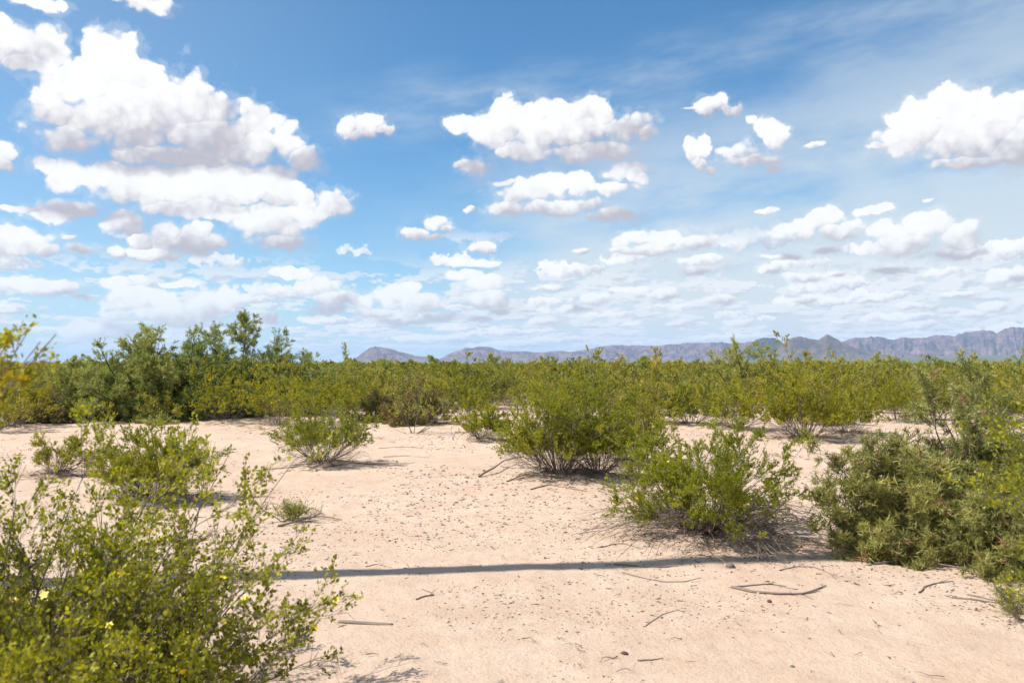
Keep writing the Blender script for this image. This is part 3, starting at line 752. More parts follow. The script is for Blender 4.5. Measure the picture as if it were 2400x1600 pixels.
spray(305, -1.85, 2.35, [(128, 788), (92, 806), (58, 792), (20, 806), (-20, 790), (66, 850), (10, 870), (-60, 800), (-40, 900)],
      'very near creosote spray with yellow flowers reaching above the horizon at the left edge', .017, 26, M_CREO_B)
spray(304, 3.75, 4.6, [(2215, 985), (2240, 940), (2275, 925), (2310, 940), (2345, 930), (2205, 1115), (2235, 1105), (2260, 1075), (2290, 1040), (2325, 1010), (2350, 1060), (2250, 1135), (2300, 1095), (2335, 1150), (2380, 960), (2400, 1040), (2420, 1000), (2390, 1120), (2290, 985), (2340, 990), (2370, 1080), (2340, 1325), (2365, 1300), (2390, 1340)],
      'bright creosote bush cut by the right edge, its yellow green tips before the thorny shrub', .026, 4, M_CREO, top=1.25, dy=.45, L2=(.12, .30), per=9, r0=.008, t0=.6)

# ------------------------------------------------------------------ thorny shrubs, green spiny twigs
def thorn_shrub(seed, loc, H, R, n, label, mat=None, size=0.070, spikes=14, sec=11, ter=9, dead=0.05, spire=False, width=0.13):
    rng = np.random.default_rng(seed)
    az = rng.uniform(0, 2 * math.pi, n); th = np.radians(5 + 83 * rng.random(n) ** 0.7)
    env = 1 / np.sqrt((np.sin(th) / R) ** 2 + (np.cos(th) / H) ** 2)
    L = env * (1 + 0.13 * np.sin(az * 3 + seed)) * rng.uniform(0.7, 1.02, n)
    P0 = np.zeros((n, 3)); P0[:, :2] = rng.normal(0, 0.05, (n, 2)); P0[:, 2] = -0.03
    D = np.stack([np.cos(az) * np.sin(th), np.sin(az) * np.sin(th), np.cos(th)], 1)
    if spire: D[:6] = np.array([-.12, 0, 1]) + rng.normal(0, .05, (6, 3)); L[:6] = H * rng.uniform(0.98, 1.14, 6)
    P, Rr = walk(rng, P0, D, L, np.full(n, 0.011), np.full(n, 0.002), 9, 0.11, 0.0)
    P[:, 1:, 2] = np.maximum(P[:, 1:, 2], 0.04)
    s1 = Shoots(P, Rr, np.arange(n))
    s2 = sprout(rng, s1, sec, 0.3, 1.0, (0.4, 1.1), (0.20 * H, 0.36 * H), 5, lift=0.02, wander=0.2)
    s3 = sprout(rng, s2, ter, 0.2, 1.0, (0.5, 1.2), (0.07, 0.15), 3, lift=0.03, wander=0.2, r1=0.001, rmin=0.0018)
    s2.P[:, :, 2] = np.maximum(s2.P[:, :, 2], 0.02); s3.P[:, :, 2] = np.maximum(s3.P[:, :, 2], 0.02)
    live = rng.random(len(s3.P)) < np.clip((vnoise(s3.P[:, 0, 0] / .20 + seed, s3.P[:, 0, 1] / .20 + s3.P[:, 0, 2] / .16, seed + 3) + .42) * 4, .10, 1)
    V4, Q4 = leaves(rng, s3, spikes, 0.0, size, wide=width, updir=0.10, along=0.3, jitter=0.004, pick=np.where(live)[0])
    tw = tube_geo(s3.P[:, ::2], np.maximum(s3.R[:, ::2], 0.0022), 3)
    dead_k = rng.random(len(s3.P)) < dead * (0.25 + 2.4 * (vnoise(s3.P[:, 0, 0] / .25, s3.P[:, 0, 2] / .25 + s3.P[:, 0, 1] / .3, seed) > 0.08))
    qm = np.repeat(dead_k[live], spikes)
    stems = [join([tube_geo(s1.P[s1.stem % 8 == g], s1.R[s1.stem % 8 == g], 4), tube_geo(s2.P[s2.stem % 8 == g][:, TH(s2)], s2.R[s2.stem % 8 == g][:, TH(s2)], 3)]) for g in range(min(8, n))]
    return put_shrub('thorn_shrub', loc, label, 'shrub', stems, (V4, Q4[~qm]), mat or M_THORN, None, [('dead_thorns', V4, Q4[qm], M_DEAD), ('green_twigs', *tw, mat or M_THORN)])
E1 = at(2050, 1262); E2 = at(2250, 1225); E3 = at(2300, 1305); E4 = at(2130, 1180)
thorn_shrub(401, P3(E1), 1.12, 0.82, 60, 'grey green thorny shrub lobe that ends the shadow stripe on the sand', ter=9)
thorn_shrub(402, P3(E2), 1.74, 1.08, 84, 'tallest grey green thorny shrub with a spire rising above the plain', spire=True)
thorn_shrub(403, P3(E3), 0.72, 0.80, 46, 'low bright green thorny shrub in front of its taller neighbours, over dead grass', size=0.05)
thorn_shrub(407, P3(at(2430, 1250)), 1.45, 0.90, 56, 'thorny shrub cut by the right edge below the blurred creosote leaves')
thorn_shrub(404, P3(at(955, 974)), 1.45, 1.15, 60, 'dark olive thorny shrub with rusty brown patches behind the sandy clearing', mat=M_THORN_B, spikes=12, ter=5, dead=0.16, size=0.075, width=0.22)
thorn_shrub(405, P3(at(868, 968)), 1.10, 0.90, 40, 'small olive thorny shrub leaning on the rusty one from its left', mat=M_THORN_B, spikes=12, ter=5, dead=0.05, size=0.075, width=0.22)
thorn_shrub(406, P3(at(110, 972)), 1.35, 1.05, 50, 'dark thorny shrub with deep shade below it at the left edge', mat=M_THORN_B, spikes=12, ter=5, dead=0.2, size=0.075, width=0.22)

# ------------------------------------------------------------------ mesquites
def mesquite(seed, loc, H, R, label, mat, n=9, leafy=1.0, lean=(0, 0), name='mesquite_tree', low=True, size=0.085):
    rng = np.random.default_rng(seed)
    az = np.arange(n) * 2.4 + seed; th = np.radians(8 + 78 * np.linspace(0, 1, n) ** 0.8)
    env = 1 / np.sqrt((np.sin(th) / R) ** 2 + (np.cos(th) / H) ** 2)
    L = env * rng.uniform(0.90, 1.0, n)
    D = np.stack([np.cos(az) * np.sin(th) + lean[0], np.sin(az) * np.sin(th) + lean[1], np.cos(th)], 1)
    P0 = np.zeros((n, 3)); P0[:, :2] = rng.normal(0, 0.08, (n, 2)); P0[:, 2] = -.05
    P, Rr = walk(rng, P0, D, L, rng.uniform(.03, .05, n), np.full(n, .007), 10, 0.13, -0.005)
    P[:, 1:, 2] = np.maximum(P[:, 1:, 2], 0.1)
    s1 = Shoots(P, Rr, np.arange(n))
    s2 = sprout(rng, s1, 15, 0.15, 1.0, (0.4, 1.1), (0.26 * H, 0.42 * H), 7, lift=0.02, wander=0.16, r1=0.003)
    s3 = sprout(rng, s2, 11, 0.15, 1.0, (0.4, 1.1), (0.25, 0.48), 5, lift=0.015, wander=0.16, r1=0.0015, rmin=0.003)
    s2.P[:, :, 2] = np.maximum(s2.P[:, :, 2], 0.1); s3.P[:, :, 2] = np.maximum(s3.P[:, :, 2], 0.08)
    per = int(34 * leafy)
    keep = np.where(rng.random(len(s3.P)) < np.clip((vnoise(s3.P[:, 0, 0] / .5, s3.P[:, 0, 2] / .5 + s3.P[:, 0, 1] / .6, seed) + .5) * 3.0, .25, 1))[0]
    fol = leaves(rng, s3, per, 0.05, size, wide=0.24, updir=-0.02, along=0.85, jitter=0.02, pick=keep)
    root = link(bpy.data.objects.new(name, None)); root.location = loc
    tag(root, label, 'tree')
    link(bpy.data.objects.new('trunk', mesh_np('trunk', *tube_geo(s1.P[:3], s1.R[:3], 6), M_TRUNK)), root)
    for g in range(3, n): link(bpy.data.objects.new('limb', mesh_np('limb', *join([tube_geo(s1.P[g:g + 1], s1.R[g:g + 1], 5), tube_geo(s2.P[s2.stem == g], s2.R[s2.stem == g], 3)]), M_TRUNK)), root)
    sel = s2.stem < 3
    link(bpy.data.objects.new('twigs', mesh_np('twigs', *join([tube_geo(s2.P[sel], s2.R[sel], 3), tube_geo(s3.P[:, ::4], s3.R[:, ::4], 3)]), M_TRUNK)), root)
    link(bpy.data.objects.new('crown', mesh_np('crown', *fol, mat)), root)
    return root
def tree_at(x, Y): p = at_depth(x, Y); return P3(p)
mesquite(501, tree_at(335, 27.5), 2.95, 2.6, 'dark feathery mesquite with the tallest crown at the left of its thicket', M_MESQ, 19)
mesquite(502, tree_at(455, 28.5), 3.0, 2.5, 'feathery mesquite in the middle of the dark thicket', M_MESQ, 19)
mesquite(503, tree_at(550, 29.5), 3.45, 2.4, 'tallest mesquite of the thicket with branches standing clear against the sky', M_MESQ, 18, lean=(.05, 0))
mesquite(510, tree_at(618, 30.5), 2.75, 2.0, 'feathery mesquite sloping down at the right end of the dark thicket', M_MESQ, 13, 0.8)
mesquite(504, tree_at(700, 34), 2.6, 2.2, 'paler mesquite behind the right end of the dark thicket', M_MESQ_L, 8, 0.7)
mesquite(505, tree_at(215, 28), 1.9, 2.1, 'low light green mesquite left of the dark thicket', M_MESQ_L, 13, 0.8)
mesquite(506, tree_at(1720, 40), 3.1, 2.9, 'pale mint green mesquite rising in front of the dark peak', M_MESQ_L, 11, 0.8)
mesquite(507, tree_at(2120, 75), 2.9, 3.0, 'small far mesquite breaking the line of the plain at the right', M_MESQ_L, 7, 0.6)
mesquite(508, tree_at(2330, 60), 2.9, 2.4, 'far mesquite near the right edge behind the thorny spire', M_MESQ_L, 7, 0.6)

for k_, (x_, Y_, H_, R_) in enumerate([(150, 95, 3.2, 3.0), (1010, 110, 3.2, 3.2), (1260, 120, 3.0, 3.0), (2010, 90, 3.1, 3.0), (2235, 100, 3.4, 3.4), (800, 70, 2.7, 2.6), (60, 75, 2.6, 2.4)]):
    mesquite(520 + k_, tree_at(x_, Y_), H_, R_, ['tiny far mesquite on the skyline left of the thicket', 'tiny far mesquite on the skyline between the two left mountains', 'tiny far mesquite on the skyline under the twin humped part of the range',
             'tiny far mesquite on the skyline right of the brown cone hill', 'tiny far mesquite on the skyline behind the thorny spire', 'small far mesquite on the skyline at the foot of the solitary mountain', 'small far mesquite on the skyline behind the near flowering spray'][k_], M_MESQ_L, 6, 0.35, size=0.22)

for k_, (x_, Y_, H_, R_, l_) in enumerate([(1480, 52, 2.4, 2.4, 'pale low mesquite among the scrub right of the tallest bright bush'), (2010, 48, 2.2, 2.2, 'pale low mesquite in the scrub beyond the far sand patch'),
        (1150, 62, 2.4, 2.4, 'pale low mesquite in the scrub beyond the rusty thorny shrub'), (880, 46, 2.0, 2.0, 'pale low mesquite above the small olive thorny shrub')]):
    mesquite(540 + k_, tree_at(x_, Y_), H_, R_, l_, M_MESQ_L, 7, 0.5, size=0.13)

# thin tall creosotes that stick out above the plain
def sprig(seed, x, Y, H, label):
    s1, s2, s3, woody, fol, rng = creosote(seed, H, H * 0.36, 8, 6, 5, 10, 0.045, r0=0.014)
    put_shrub('creosote_bush', tree_at(x, Y), label, 'bush', by_stem(s1, s2, s3, 6, 3), fol, M_FIELD)
sprig(601, 950, 22.5, 2.22, 'thin creosote with an open leafy top against the solitary mountain')
sprig(602, 1545, 30, 2.55, 'tall thin creosote standing above the plain in front of the long range')
sprig(603, 1575, 36, 2.45, 'second thin creosote just right of the tall thin one')
sprig(604, 1385, 34, 2.1, 'pale bare topped creosote above the middle of the plain')
sprig(605, 1866, 31, 2.65, 'narrow leafy creosote top in front of the brown cone hill')
sprig(606, 1125, 45, 2.2, 'slight creosote tip over the plain below the twin humped part of the range')

# ------------------------------------------------------------------ the scrub plain
VAR = []
for k in range(5):
    s1, s2, s3, woody, fol, rng = creosote(700 + k, 1.0, [0.8, 0.6, 0.95, 0.7, 0.85][k], [26, 20, 30, 34, 18][k], 7, 6, [9, 7, 9, 12, 4][k], 0.040, r0=0.005)
    VAR.append((mesh_np('stems', *join(woody), M_STEM), mesh_np('foliage', *fol, M_FIELD)))
FARV = []
for k in range(3):
    s1, s2, s3, woody, fol, rng = creosote(720 + k, 1.0, 0.85, 18, 5, 4, 9, 0.075, r0=0.008, thin_tubes=False, big=True)
    FARV.append((woody, fol))

rng = np.random.default_rng(42)
taken = [tuple(POS[h[0]]) for h in HEROES]
# open sand seen between the shrubs
CLEAR = [(*at(2010, 960), 1.6), (*at(1560, 985), 1.3), (*at(1000, 985), 3.0), (*at(1230, 940), 1.5), (*at(2290, 990), 1.5), (*at(180, 978), 1.5), (*at(450, 975), 1.2), (*at(1680, 1010), 1.5)]
TREES = [(at_depth(x, Y)) for x, Y in ((335, 27.5), (455, 28.5), (545, 29.5), (225, 28))]
field = []
cells = {}
def free(x, y, d):
    cx, cy = int(x // 3), int(y // 3)
    for i in (-1, 0, 1):
        for j in (-1, 0, 1):
            for (a, b) in cells.get((cx + i, cy + j), ()):
                if (a - x) ** 2 + (b - y) ** 2 < d * d: return False
    return True
tries = 0
while len(field) < 9500 and tries < 60000:
    tries += 1
    r = math.sqrt(rng.uniform(25.5 ** 2, 300 ** 2)) if tries > 9000 else math.sqrt(rng.uniform(25.5 ** 2, 75 ** 2))
    a = rng.uniform(-0.64, 0.64); x, y = r * math.sin(a), r * math.cos(a)
    if any((x - c[0]) ** 2 + (y - c[1]) ** 2 < c[2] ** 2 for c in CLEAR): continue
    if any((x - t[0]) ** 2 + (y - t[1]) ** 2 < 1.8 ** 2 for t in TREES): continue
    if any((x - t[0]) ** 2 + (y - t[1]) ** 2 < 1.2 ** 2 for t in taken): continue
    edge = 26 + 9 * (float(vnoise(x / 7, y / 7, 3)) + 0.5) + (5 if a > 0.1 else 0)
    if r < edge and rng.random() > 0.06: continue
    if r < 90 and float(fbm(x / 6, y / 6, 2, 61)) < -0.16: continue
    sp = 1.30 + 0.6 * rng.random() + 1.3 * max(0, float(vnoise(x / 5, y / 5, 8)) + 0.1) * (r < 60)
    if not free(x, y, sp): continue
    cells.setdefault((int(x // 3), int(y // 3)), []).append((x, y)); field.append((x, y))
field.sort(key=lambda p: math.hypot(*p))
N_IND = 270
LAB_F = 'olive green creosote bush in the dense scrub plain beyond the clearing'
for i, (x, y) in enumerate(field[:N_IND]):
    s_, f_ = VAR[i % 5]
    root = link(bpy.data.objects.new('scrub_bush', None)); h = rng.uniform(0.95, 1.55) if rng.random() < .5 else rng.uniform(1.5, 2.1)
    root.location = (x, y, gz(x, y) - .02); root.rotation_euler.z = rng.uniform(0, 6.28); root.scale = (h * rng.uniform(.85, 1.2), h * rng.uniform(.85, 1.2), h)
    tag(root, LAB_F, 'bush', 'creosote bushes of the scrub plain')
    link(bpy.data.objects.new('stems', s_), root); link(bpy.data.objects.new('foliage', f_), root)

# past the nearest ones the scrub reads as one mass: instances on points
def scrub_mass(pts):
    pts = np.array(pts)
    me = bpy.data.meshes.new('scrub_points')
    me.vertices.add(len(pts)); me.vertices.foreach_set('co', np.c_[pts, ground_z(pts[:, 0], pts[:, 1]) - 0.02].astype(np.float32).ravel())
    me.materials.append(M_FIELD)
    o = link(bpy.data.objects.new('scrub', me)); tag(o, 'dense olive scrub of far creosote bushes out to the horizon', kind='stuff')
    src = []
    for k, (woody, fol) in enumerate(FARV):
        V, Q = join(woody + [fol]); m = mesh_np('far_bush', V, Q, M_STEM); m.materials.append(M_FIELD)
        nw = sum(len(q) for _, q in woody); mi = np.zeros(len(Q), np.int32); mi[nw:] = 1; m.polygons.foreach_set('material_index', mi)
        b = link(bpy.data.objects.new('scrub_bush', m)); tag(b, LAB_F, 'bush', 'creosote bushes of the scrub plain')
        x, y = field[N_IND + k]; b.location = (x, y, gz(x, y)); b.scale = (1.5,) * 3; src.append(b)
    ng = bpy.data.node_groups.new('scrub_scatter', 'GeometryNodeTree')
    ng.interface.new_socket('Geometry', in_out='INPUT', socket_type='NodeSocketGeometry'); ng.interface.new_socket('Geometry', in_out='OUTPUT', socket_type='NodeSocketGeometry')
    n, l = ng.nodes, ng.links
    gi, go = n.new('NodeGroupInput'), n.new('NodeGroupOutput')
    jg = n.new('GeometryNodeJoinGeometry'); m2p = n.new('GeometryNodeMeshToPoints'); l.new(gi.outputs[0], m2p.inputs[0])
    g2i = n.new('GeometryNodeGeometryToInstance')
    for b in src:
        oi = n.new('GeometryNodeObjectInfo'); oi.inputs['Object'].default_value = b; oi.inputs['As Instance'].default_value = True
        l.new(oi.outputs['Geometry'], jg.inputs[0])
    iop = n.new('GeometryNodeInstanceOnPoints'); l.new(m2p.outputs[0], iop.inputs['Points']); l.new(jg.outputs[0], iop.inputs['Instance'])
    iop.inputs['Pick Instance'].default_value = True
    rr = n.new('FunctionNodeRandomValue'); rr.data_type = 'FLOAT_VECTOR'; rr.inputs[0].default_value = (-.1, -.1, 0); rr.inputs[1].default_value = (.1, .1, 6.28); l.new(rr.outputs[0], iop.inputs['Rotation'])
    rs = n.new('FunctionNodeRandomValue'); rs.data_type = 'FLOAT'; rs.inputs[2].default_value = 0.78; rs.inputs[3].default_value = 1.52
    sm = n.new('ShaderNodeMath'); sm.operation = 'MULTIPLY'; sm.inputs[1].default_value = 1.45; l.new(rs.outputs[1], sm.inputs[0]); l.new(sm.outputs[0], iop.inputs['Scale'])
    l.new(iop.outputs[0], go.inputs[0])
    md = o.modifiers.new('scatter', 'NODES'); md.node_group = ng
scrub_mass(field[N_IND + 3:])

# ------------------------------------------------------------------ on the sand
def stick(name, pts, r, label, cat='branch', mat=None, forks=0, seed=0, lift=0.0, sides=6):
    """a dead branch lying on the sand; pts are photo positions of its bends"""
    rng = np.random.default_rng(seed)
    W_ = np.array([at(*p) for p in pts]); t = np.linspace(0, 1, len(W_)); tt = np.linspace(0, 1, max(8, len(W_) * 3))
    x = np.interp(tt, t, W_[:, 0]) + rng.normal(0, r * .35, len(tt)); y = np.interp(tt, t, W_[:, 1]) + rng.normal(0, r * .35, len(tt))
    z = ground_z(x, y) + r * 0.7 + lift * np.sin(tt * math.pi)
    P = np.stack([x, y, z], -1)[None]
    s1 = Shoots(P, (r * (1.05 - 0.7 * tt))[None] * rng.uniform(.85, 1.15, (1, len(tt))), np.zeros(1, int))
    parts = [tube_geo(s1.P, s1.R, sides)]
    if forks:
        L = np.linalg.norm(W_[-1] - W_[0])
        s2 = sprout(rng, s1, forks, 0.2, 0.95, (0.35, 0.9), (0.15 * L, 0.4 * L), 6, lift=-0.02, wander=0.15, rmin=r * .3, r1=r * .15)
        s2.P[:, :, 2] = np.maximum(ground_z(s2.P[:, :, 0], s2.P[:, :, 1]) + r * .3, np.minimum(s2.P[:, :, 2], ground_z(s2.P[:, :, 0], s2.P[:, :, 1]) + .06))
        parts.append(tube_geo(s2.P, s2.R, 4))
    V, Q = join(parts); c = V.mean(0); c[2] = gz(c[0], c[1])
    o = link(bpy.data.objects.new(name, mesh_np(name, V - c, Q, mat or M_STICK, True))); o.location = c
    return tag(o, label, cat)
B = 'fallen_branch'
stick(B, [(1680, 1357), (1735, 1368), (1790, 1373), (1850, 1370), (1898, 1354)], 0.013, 'long curved grey branch bent like a smile on the bare sand', forks=2, seed=1)
stick(B, [(1685, 1356), (1730, 1352), (1770, 1350), (1806, 1354)], 0.008, 'shorter brown branch lying just above the smile shaped one', forks=3, seed=2)
stick(B, [(1790, 1318), (1830, 1306), (1870, 1308), (1905, 1322), (1922, 1338)], 0.006, 'thin hooked branch with a dark knot at its end, below the thorny shrub', forks=5, seed=3)
stick(B, [(1410, 1300), (1470, 1305), (1530, 1306), (1556, 1306)], 0.010, 'straight peeled branch lying along the shadow stripe', forks=1, seed=4)
stick(B, [(1430, 1318), (1480, 1330), (1520, 1338), (1570, 1338), (1610, 1332)], 0.006, 'thin wavy branch just below the shadow stripe', forks=1, seed=5)
stick(B, [(955, 1385), (975, 1378), (995, 1374), (988, 1366), (968, 1358)], 0.007, 'small forked twig alone on the sand below the shadow stripe', forks=1, seed=6)
stick(B, [(840, 1304), (865, 1296), (885, 1302), (900, 1306)], 0.005, 'small bent twig on the left part of the shadow stripe', forks=1, seed=7)
stick(B, [(1485, 1442), (1520, 1418), (1555, 1408), (1575, 1412)], 0.004, 'wispy pale twig with thin roots on the sand below the wavy branch', forks=5, seed=8)
stick(B, [(1380, 1262), (1420, 1256), (1455, 1262), (1475, 1268)], 0.006, 'thin branch left of the tangle of the wide bush', forks=1, seed=9)
stick(B, [(2010, 1298), (2060, 1296), (2120, 1302), (2190, 1310), (2240, 1318)], 0.010, 'pale dead branch along the foot of the thorny shrub', forks=5, seed=10, lift=.03)
stick(B, [(2112, 1368), (2125, 1352), (2150, 1344), (2190, 1340)], 0.008, 'dark forked branch on the sand right of the hooked one', forks=3, seed=11)
stick(B, [(2185, 1378), (2240, 1384), (2300, 1392), (2352, 1400)], 0.007, 'long thin twig running towards the right edge', forks=4, seed=12)
stick(B, [(2220, 1372), (2280, 1384), (2340, 1388), (2400, 1384)], 0.008, 'twig crossing the long thin one near the right edge', forks=4, seed=13)
stick(B, [(1100, 1098), (1130, 1090), (1160, 1072), (1195, 1060), (1225, 1058)], 0.016, 'thick dead branch arching from the mound of the tallest bush', forks=4, seed=14, lift=.10)
stick(B, [(1165, 1112), (1200, 1104), (1240, 1108), (1290, 1112)], 0.011, 'dark root lying on the front of the mound', forks=6, seed=15, lift=.02)
stick(B, [(1220, 1128), (1260, 1118), (1300, 1124), (1350, 1130)], 0.010, 'long dry root below the mound of the tallest bush', forks=6, seed=16)
stick(B, [(1035, 1110), (1050, 1112), (1062, 1118)], 0.010, 'small bleached twig on the sand left of the mound', mat=M_STICK_P, forks=2, seed=17)
stick(B, [(1465, 1522), (1495, 1520), (1522, 1516)], 0.006, 'short dark stick near the bottom edge of the sand', seed=18)
stick(B, [(640, 1206), (690, 1196), (740, 1190), (785, 1192)], 0.013, 'dead branch half buried beside the small leafy sprig', forks=6, seed=19, lift=.03)
stick(B, [(650, 1196), (700, 1184), (720, 1172), (745, 1180)], 0.010, 'second dead branch arched over the half buried one', forks=5, seed=20, lift=.05)
stick(B, [(585, 1082), (640, 1078), (700, 1074), (735, 1084)], 0.009, 'dead twig before the lone vase shaped bush', forks=6, seed=21)
stick(B, [(760, 1078), (820, 1068), (860, 1072), (900, 1074)], 0.011, 'dark branch lying in the shade of the lone vase shaped bush', forks=8, seed=22)
stick(B, [(800, 1058), (825, 1045), (845, 1050), (850, 1062)], 0.006, 'hooped twig right of the lone vase shaped bush', seed=23, lift=.08)
stick(B, [(1040, 1010), (1035, 995), (1050, 985), (1075, 990), (1100, 1000)], 0.007, 'hoop of dead stem curling left of the small bush', seed=24, lift=.18)
stick(B, [(1330, 1232), (1360, 1226), (1400, 1222)], 0.005, 'short dark twig beside the lowest sprays of the wide bush', forks=1, seed=25)
stick(B, [(870, 1028), (930, 1026), (975, 1028)], 0.007, 'flat dark twig on the sand beyond the vase shaped bush', forks=4, seed=26)
stick(B, [(880, 1050), (930, 1048), (990, 1052)], 0.006, 'thin dead twigs right of the vase shaped bush shadow', forks=5, seed=27)
stick(B, [(790, 1000), (830, 1004), (880, 1006)], 0.010, 'dark dry branch between the vase shaped bush and the clearing', forks=6, seed=28)

# weathered board poking from behind the flowering bush
def plank():
    a = at(778, 1434); b = at(902, 1442); d = np.array([b[0] - a[0], b[1] - a[1]]); L = float(np.hypot(*d)); ang = math.atan2(d[1], d[0])
    K = 12; V = []
    rng = np.random.default_rng(3)
    for k in range(K):
        t = k / (K - 1); w = 0.018 * (1 - 0.4 * max(0, t - .8) / .2); h = 0.012
        for (yy, zz) in ((-w, 0), (w, 0), (w * .9, h), (-w * .9, h)):
            V.append((t * L - L / 2, yy + rng.normal(0, .001), zz + rng.normal(0, .0008)))
    Q = [(k * 4 + i, k * 4 + (i + 1) % 4, k * 4 + 4 + (i + 1) % 4, k * 4 + 4 + i) for k in range(K - 1) for i in range(4)] + [(0, 3, 2, 1), tuple(K * 4 - 4 + i for i in range(4))]
    o = link(bpy.data.objects.new('wood_slat', mesh_np('wood_slat', np.array(V), np.array(Q), M_STICK))); m = (a + b) / 2
    o.location = (m[0], m[1], gz(*m) + .001); o.rotation_euler.z = ang
    tag(o, 'weathered flat piece of wood lying right of the flowering bush', 'wood')
plank()

def stone(x, y, s, col, label, seed, flat=.7):
    rng = np.random.default_rng(seed)
    n = 10; m = 7; V = []
    for i in range(m):
        ph = math.pi * i / (m - 1)
        for j in range(n):
            a = 2 * math.pi * j / n
            p = np.array([math.sin(ph) * math.cos(a), math.sin(ph) * math.sin(a), math.cos(ph) * flat])
            r = 1 + 0.45 * float(vnoise(p[0] * 1.6 + seed * 7, p[1] * 1.6 + p[2] * 2.1, seed)) + 0.25 * float(vnoise(p[0] * 4 + seed, p[2] * 4 + p[1] * 3, seed + 1))
            V.append(p * r * s)
    Q = [(i * n + j, (i + 1) * n + j, (i + 1) * n + (j + 1) % n, i * n + (j + 1) % n) for i in range(m - 1) for j in range(n)]
    o = link(bpy.data.objects.new('stone', mesh_np('stone', np.array(V), np.array(Q), col))); p = at(x, y)
    o.location = P3(p, s * flat * .45); tag(o, label, 'stone')
M_ST1 = plain_mat('grey_stone', (0.16, 0.13, 0.115), .9); M_ST2 = plain_mat('red_stone', (0.12, 0.045, 0.035), .9); M_ST3 = plain_mat('pale_stone', (0.55, 0.48, 0.40), .9)
stone(1677, 1308, .040, M_ST1, 'fist sized grey stone just below the shadow stripe', 1)
stone(1767, 1388, .018, M_ST2, 'small dark red stone below the smile shaped branch', 2)
stone(1435, 1506, .022, M_ST2, 'flat dark red stone near the bottom edge of the sand', 3, .5)
stone(1742, 1369, .013, M_ST3, 'tiny whitish stone touching the smile shaped branch', 4)
stone(1820, 1530, .016, M_ST1, 'small grey clod near the bottom edge, right of the red stone', 6, .5)

# loose twigs, leaf litter and grit: masses nobody could count
def litter():
    rng = np.random.default_rng(9)
    X = np.concatenate([t[0] for t in TWIGS]); Y = np.concatenate([t[1] for t in TWIGS]); L = np.concatenate([t[2] for t in TWIGS])
    rx, ry = [], []
    for k in range(260):
        p = at(rng.uniform(100, 2352), rng.uniform(985, 1180)); rx.append(p[0]); ry.append(p[1])
    for k in range(70):
        p = at(rng.uniform(800, 2352), rng.uniform(1180, 1560)); rx.append(p[0]); ry.append(p[1])
    X = np.concatenate([X, rx]); Y = np.concatenate([Y, ry]); L = np.concatenate([L, rng.uniform(.04, .16, len(rx))])
    n = len(X); a = rng.uniform(0, 6.28, n); K = 5
    P = np.zeros((n, K, 3)); hx, hy = X.copy(), Y.copy()
    for k in range(K):
        P[:, k, 0], P[:, k, 1] = hx, hy; P[:, k, 2] = ground_z(hx, hy) + 0.004 + rng.uniform(0, .02, n)
        a = a + rng.normal(0, .35, n); hx = hx + np.cos(a) * L / (K - 1); hy = hy + np.sin(a) * L / (K - 1)
    R = np.repeat(rng.uniform(.0015, .0045, n)[:, None], K, 1) * np.linspace(1.1, .4, K)[None]
    o = link(bpy.data.objects.new('twig_litter', mesh_np('twig_litter', *tube_geo(P, R, 3), M_TWIG)))
    tag(o, 'scattered dead twigs on the sand under and between the bushes', kind='stuff')
litter()

def grit():
    rng = np.random.default_rng(19)
    N0 = 52000
    r = np.exp(rng.uniform(math.log(4.2), math.log(24), N0)); a = rng.uniform(-.56, .56, N0)
    x, y = r * np.sin(a), r * np.cos(a)
    dens = fbm(x / 1.3, y / 1.3, 4, 77) + 0.5 + 0.25 * np.exp(-((r - 10.5) / 3.0) ** 2)
    for h in HEROES[:8]:
        q_ = POS[h[0]]; dens = dens + .35 * np.exp(-((x - q_[0] - .2) ** 2 + (y - q_[1]) ** 2) / (h[4] * .9) ** 2)
    k = rng.random(N0) < np.clip((dens - 0.44) * 3.2, 0.04, 1); x, y, r = x[k], y[k], r[k]; n = len(x)
    s = (0.2 + 0.8 * rng.random(n) ** 3) * 0.019 * np.clip(r / 9, .62, 1.6)
    base = np.array([[-1, -.6, -.2], [1, -.7, -.2], [.1, 1.0, -.2], [.1, 0, .9]])
    q = np.array([[0, 1, 3], [1, 2, 3], [2, 0, 3]])
    th = rng.uniform(0, 6.28, n); sx = np.exp(rng.normal(0.1, .5, n))
    B_ = base[None] * (1 + rng.normal(0, .22, (n, 4, 3))); B_[:, :, 0] *= sx[:, None]; B_[:, :, 2] *= rng.uniform(.3, .8, n)[:, None]
    Xr = B_[:, :, 0] * np.cos(th)[:, None] - B_[:, :, 1] * np.sin(th)[:, None]; Yr = B_[:, :, 0] * np.sin(th)[:, None] + B_[:, :, 1] * np.cos(th)[:, None]
    V = np.stack([Xr * s[:, None] + x[:, None], Yr * s[:, None] + y[:, None], B_[:, :, 2] * s[:, None] + ground_z(x, y)[:, None] + s[:, None] * .1], -1)
    Q = (q[None] + (np.arange(n) * 4)[:, None, None])
    dark = rng.random(n) < .72
    for nm, msk, mt, lb in (('leaf_litter', dark, M_LITTER, 'dark crumbs of leaf litter strewn over the sand'), ('gravel', ~dark, M_CLOD, 'small tan clods and grit on the sand')):
        o = link(bpy.data.objects.new(nm, mesh_np(nm, V.reshape(-1, 3), Q[msk].reshape(-1, 3), mt))); tag(o, lb, kind='stuff')
M_LITTER = bark_mat('litter_crumbs', (0.07, 0.045, 0.03), (0.21, 0.14, 0.09), 40)
M_CLOD = bark_mat('soil_clods', (0.34, 0.24, 0.165), (0.50, 0.37, 0.26), 40)
grit()

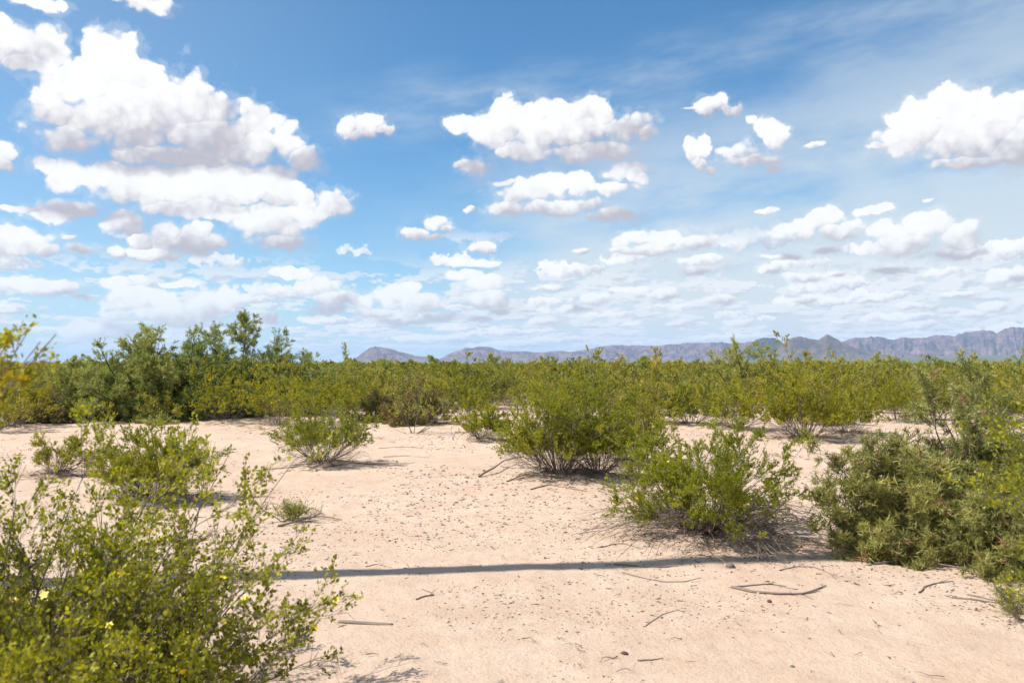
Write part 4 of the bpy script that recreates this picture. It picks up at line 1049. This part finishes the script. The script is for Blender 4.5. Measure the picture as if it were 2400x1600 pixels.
# small leafy sprig over the half buried branches
s1, s2, s3, woody, fol, rg = creosote(801, 0.20, 0.42, 16, 6, 5, 8, 0.018, wide=1)
put_shrub('creosote_bush', P3(at(672, 1194)), 'small leafy sprig of creosote over dead branches, right of the flowering bush', 'bush', by_stem(s1, s2, s3, 16, 4), fol, M_CREO_B)
s1, s2, s3, woody, fol, rg = creosote(802, 0.25, 0.25, 12, 6, 5, 10, 0.014)
put_shrub('creosote_bush', P3(at(2350, 1422)), 'tiny green sprig at the right edge of the bare sand', 'bush', by_stem(s1, s2, s3, 12, 4), fol, M_CREO)

# ------------------------------------------------------------------ the pole whose shadow lies across the sand
def pole():
    a = at(816 / 1.0204, 1318); b = at(1900, 1280); d = (b - a) / np.linalg.norm(b - a)
    Hp = 12.2; tip = at(1985, 1281); base = tip - np.array([SUN_TRAVEL.x, SUN_TRAVEL.y]) * Hp / math.tan(SUN_EL)
    root = link(bpy.data.objects.new('utility_pole', None)); root.location = P3(base); tag(root, 'wooden utility pole that throws the long straight shadow over the sand', 'pole')
    K = 14; P = np.zeros((1, K, 3)); P[0, :, 2] = np.linspace(-.1, Hp, K)
    link(bpy.data.objects.new('shaft', mesh_np('shaft', *tube_geo(P, np.linspace(.165, .125, K)[None], 20), M_POLE, True)), root)
    P = np.zeros((1, 3, 3)); P[0, :, 2] = (Hp, Hp + .02, Hp + .06)
    link(bpy.data.objects.new('cap', mesh_np('cap', *tube_geo(P, np.array([[.13, .13, .01]]), 20), M_METAL)), root)
    P = np.zeros((1, 6, 3)); P[0, :, 0] = .17; P[0, :, 2] = np.linspace(0, 6, 6)
    link(bpy.data.objects.new('ground_wire', mesh_np('ground_wire', *tube_geo(P, np.full((1, 6), .006), 5), M_METAL)), root)
pole()

# ------------------------------------------------------------------ air
def haze():
    h = 43000.0; top = 700.0
    V = np.array([(x, y, z) for z in (-1.0, top) for (x, y) in ((-h, -h), (h, -h), (h, h), (-h, h))])
    Q = np.array([(0, 3, 2, 1), (4, 5, 6, 7), (0, 1, 5, 4), (1, 2, 6, 5), (2, 3, 7, 6), (3, 0, 4, 7)])
    m, N = new_mat('haze_air')
    v = N.node('ShaderNodeVolumePrincipled'); v.inputs['Color'].default_value = (0.50, 0.69, 1.0, 1); v.inputs['Density'].default_value = HAZE
    v.inputs['Anisotropy'].default_value = 0.0
    o = N.node('ShaderNodeOutputMaterial'); N.put(o.inputs[1], v.outputs[0])
    ob = link(bpy.data.objects.new('haze', mesh_np('haze', V, Q, m))); tag(ob, 'thin bluish air over the whole plain', kind='stuff')
HAZE = 3.6e-5
haze()
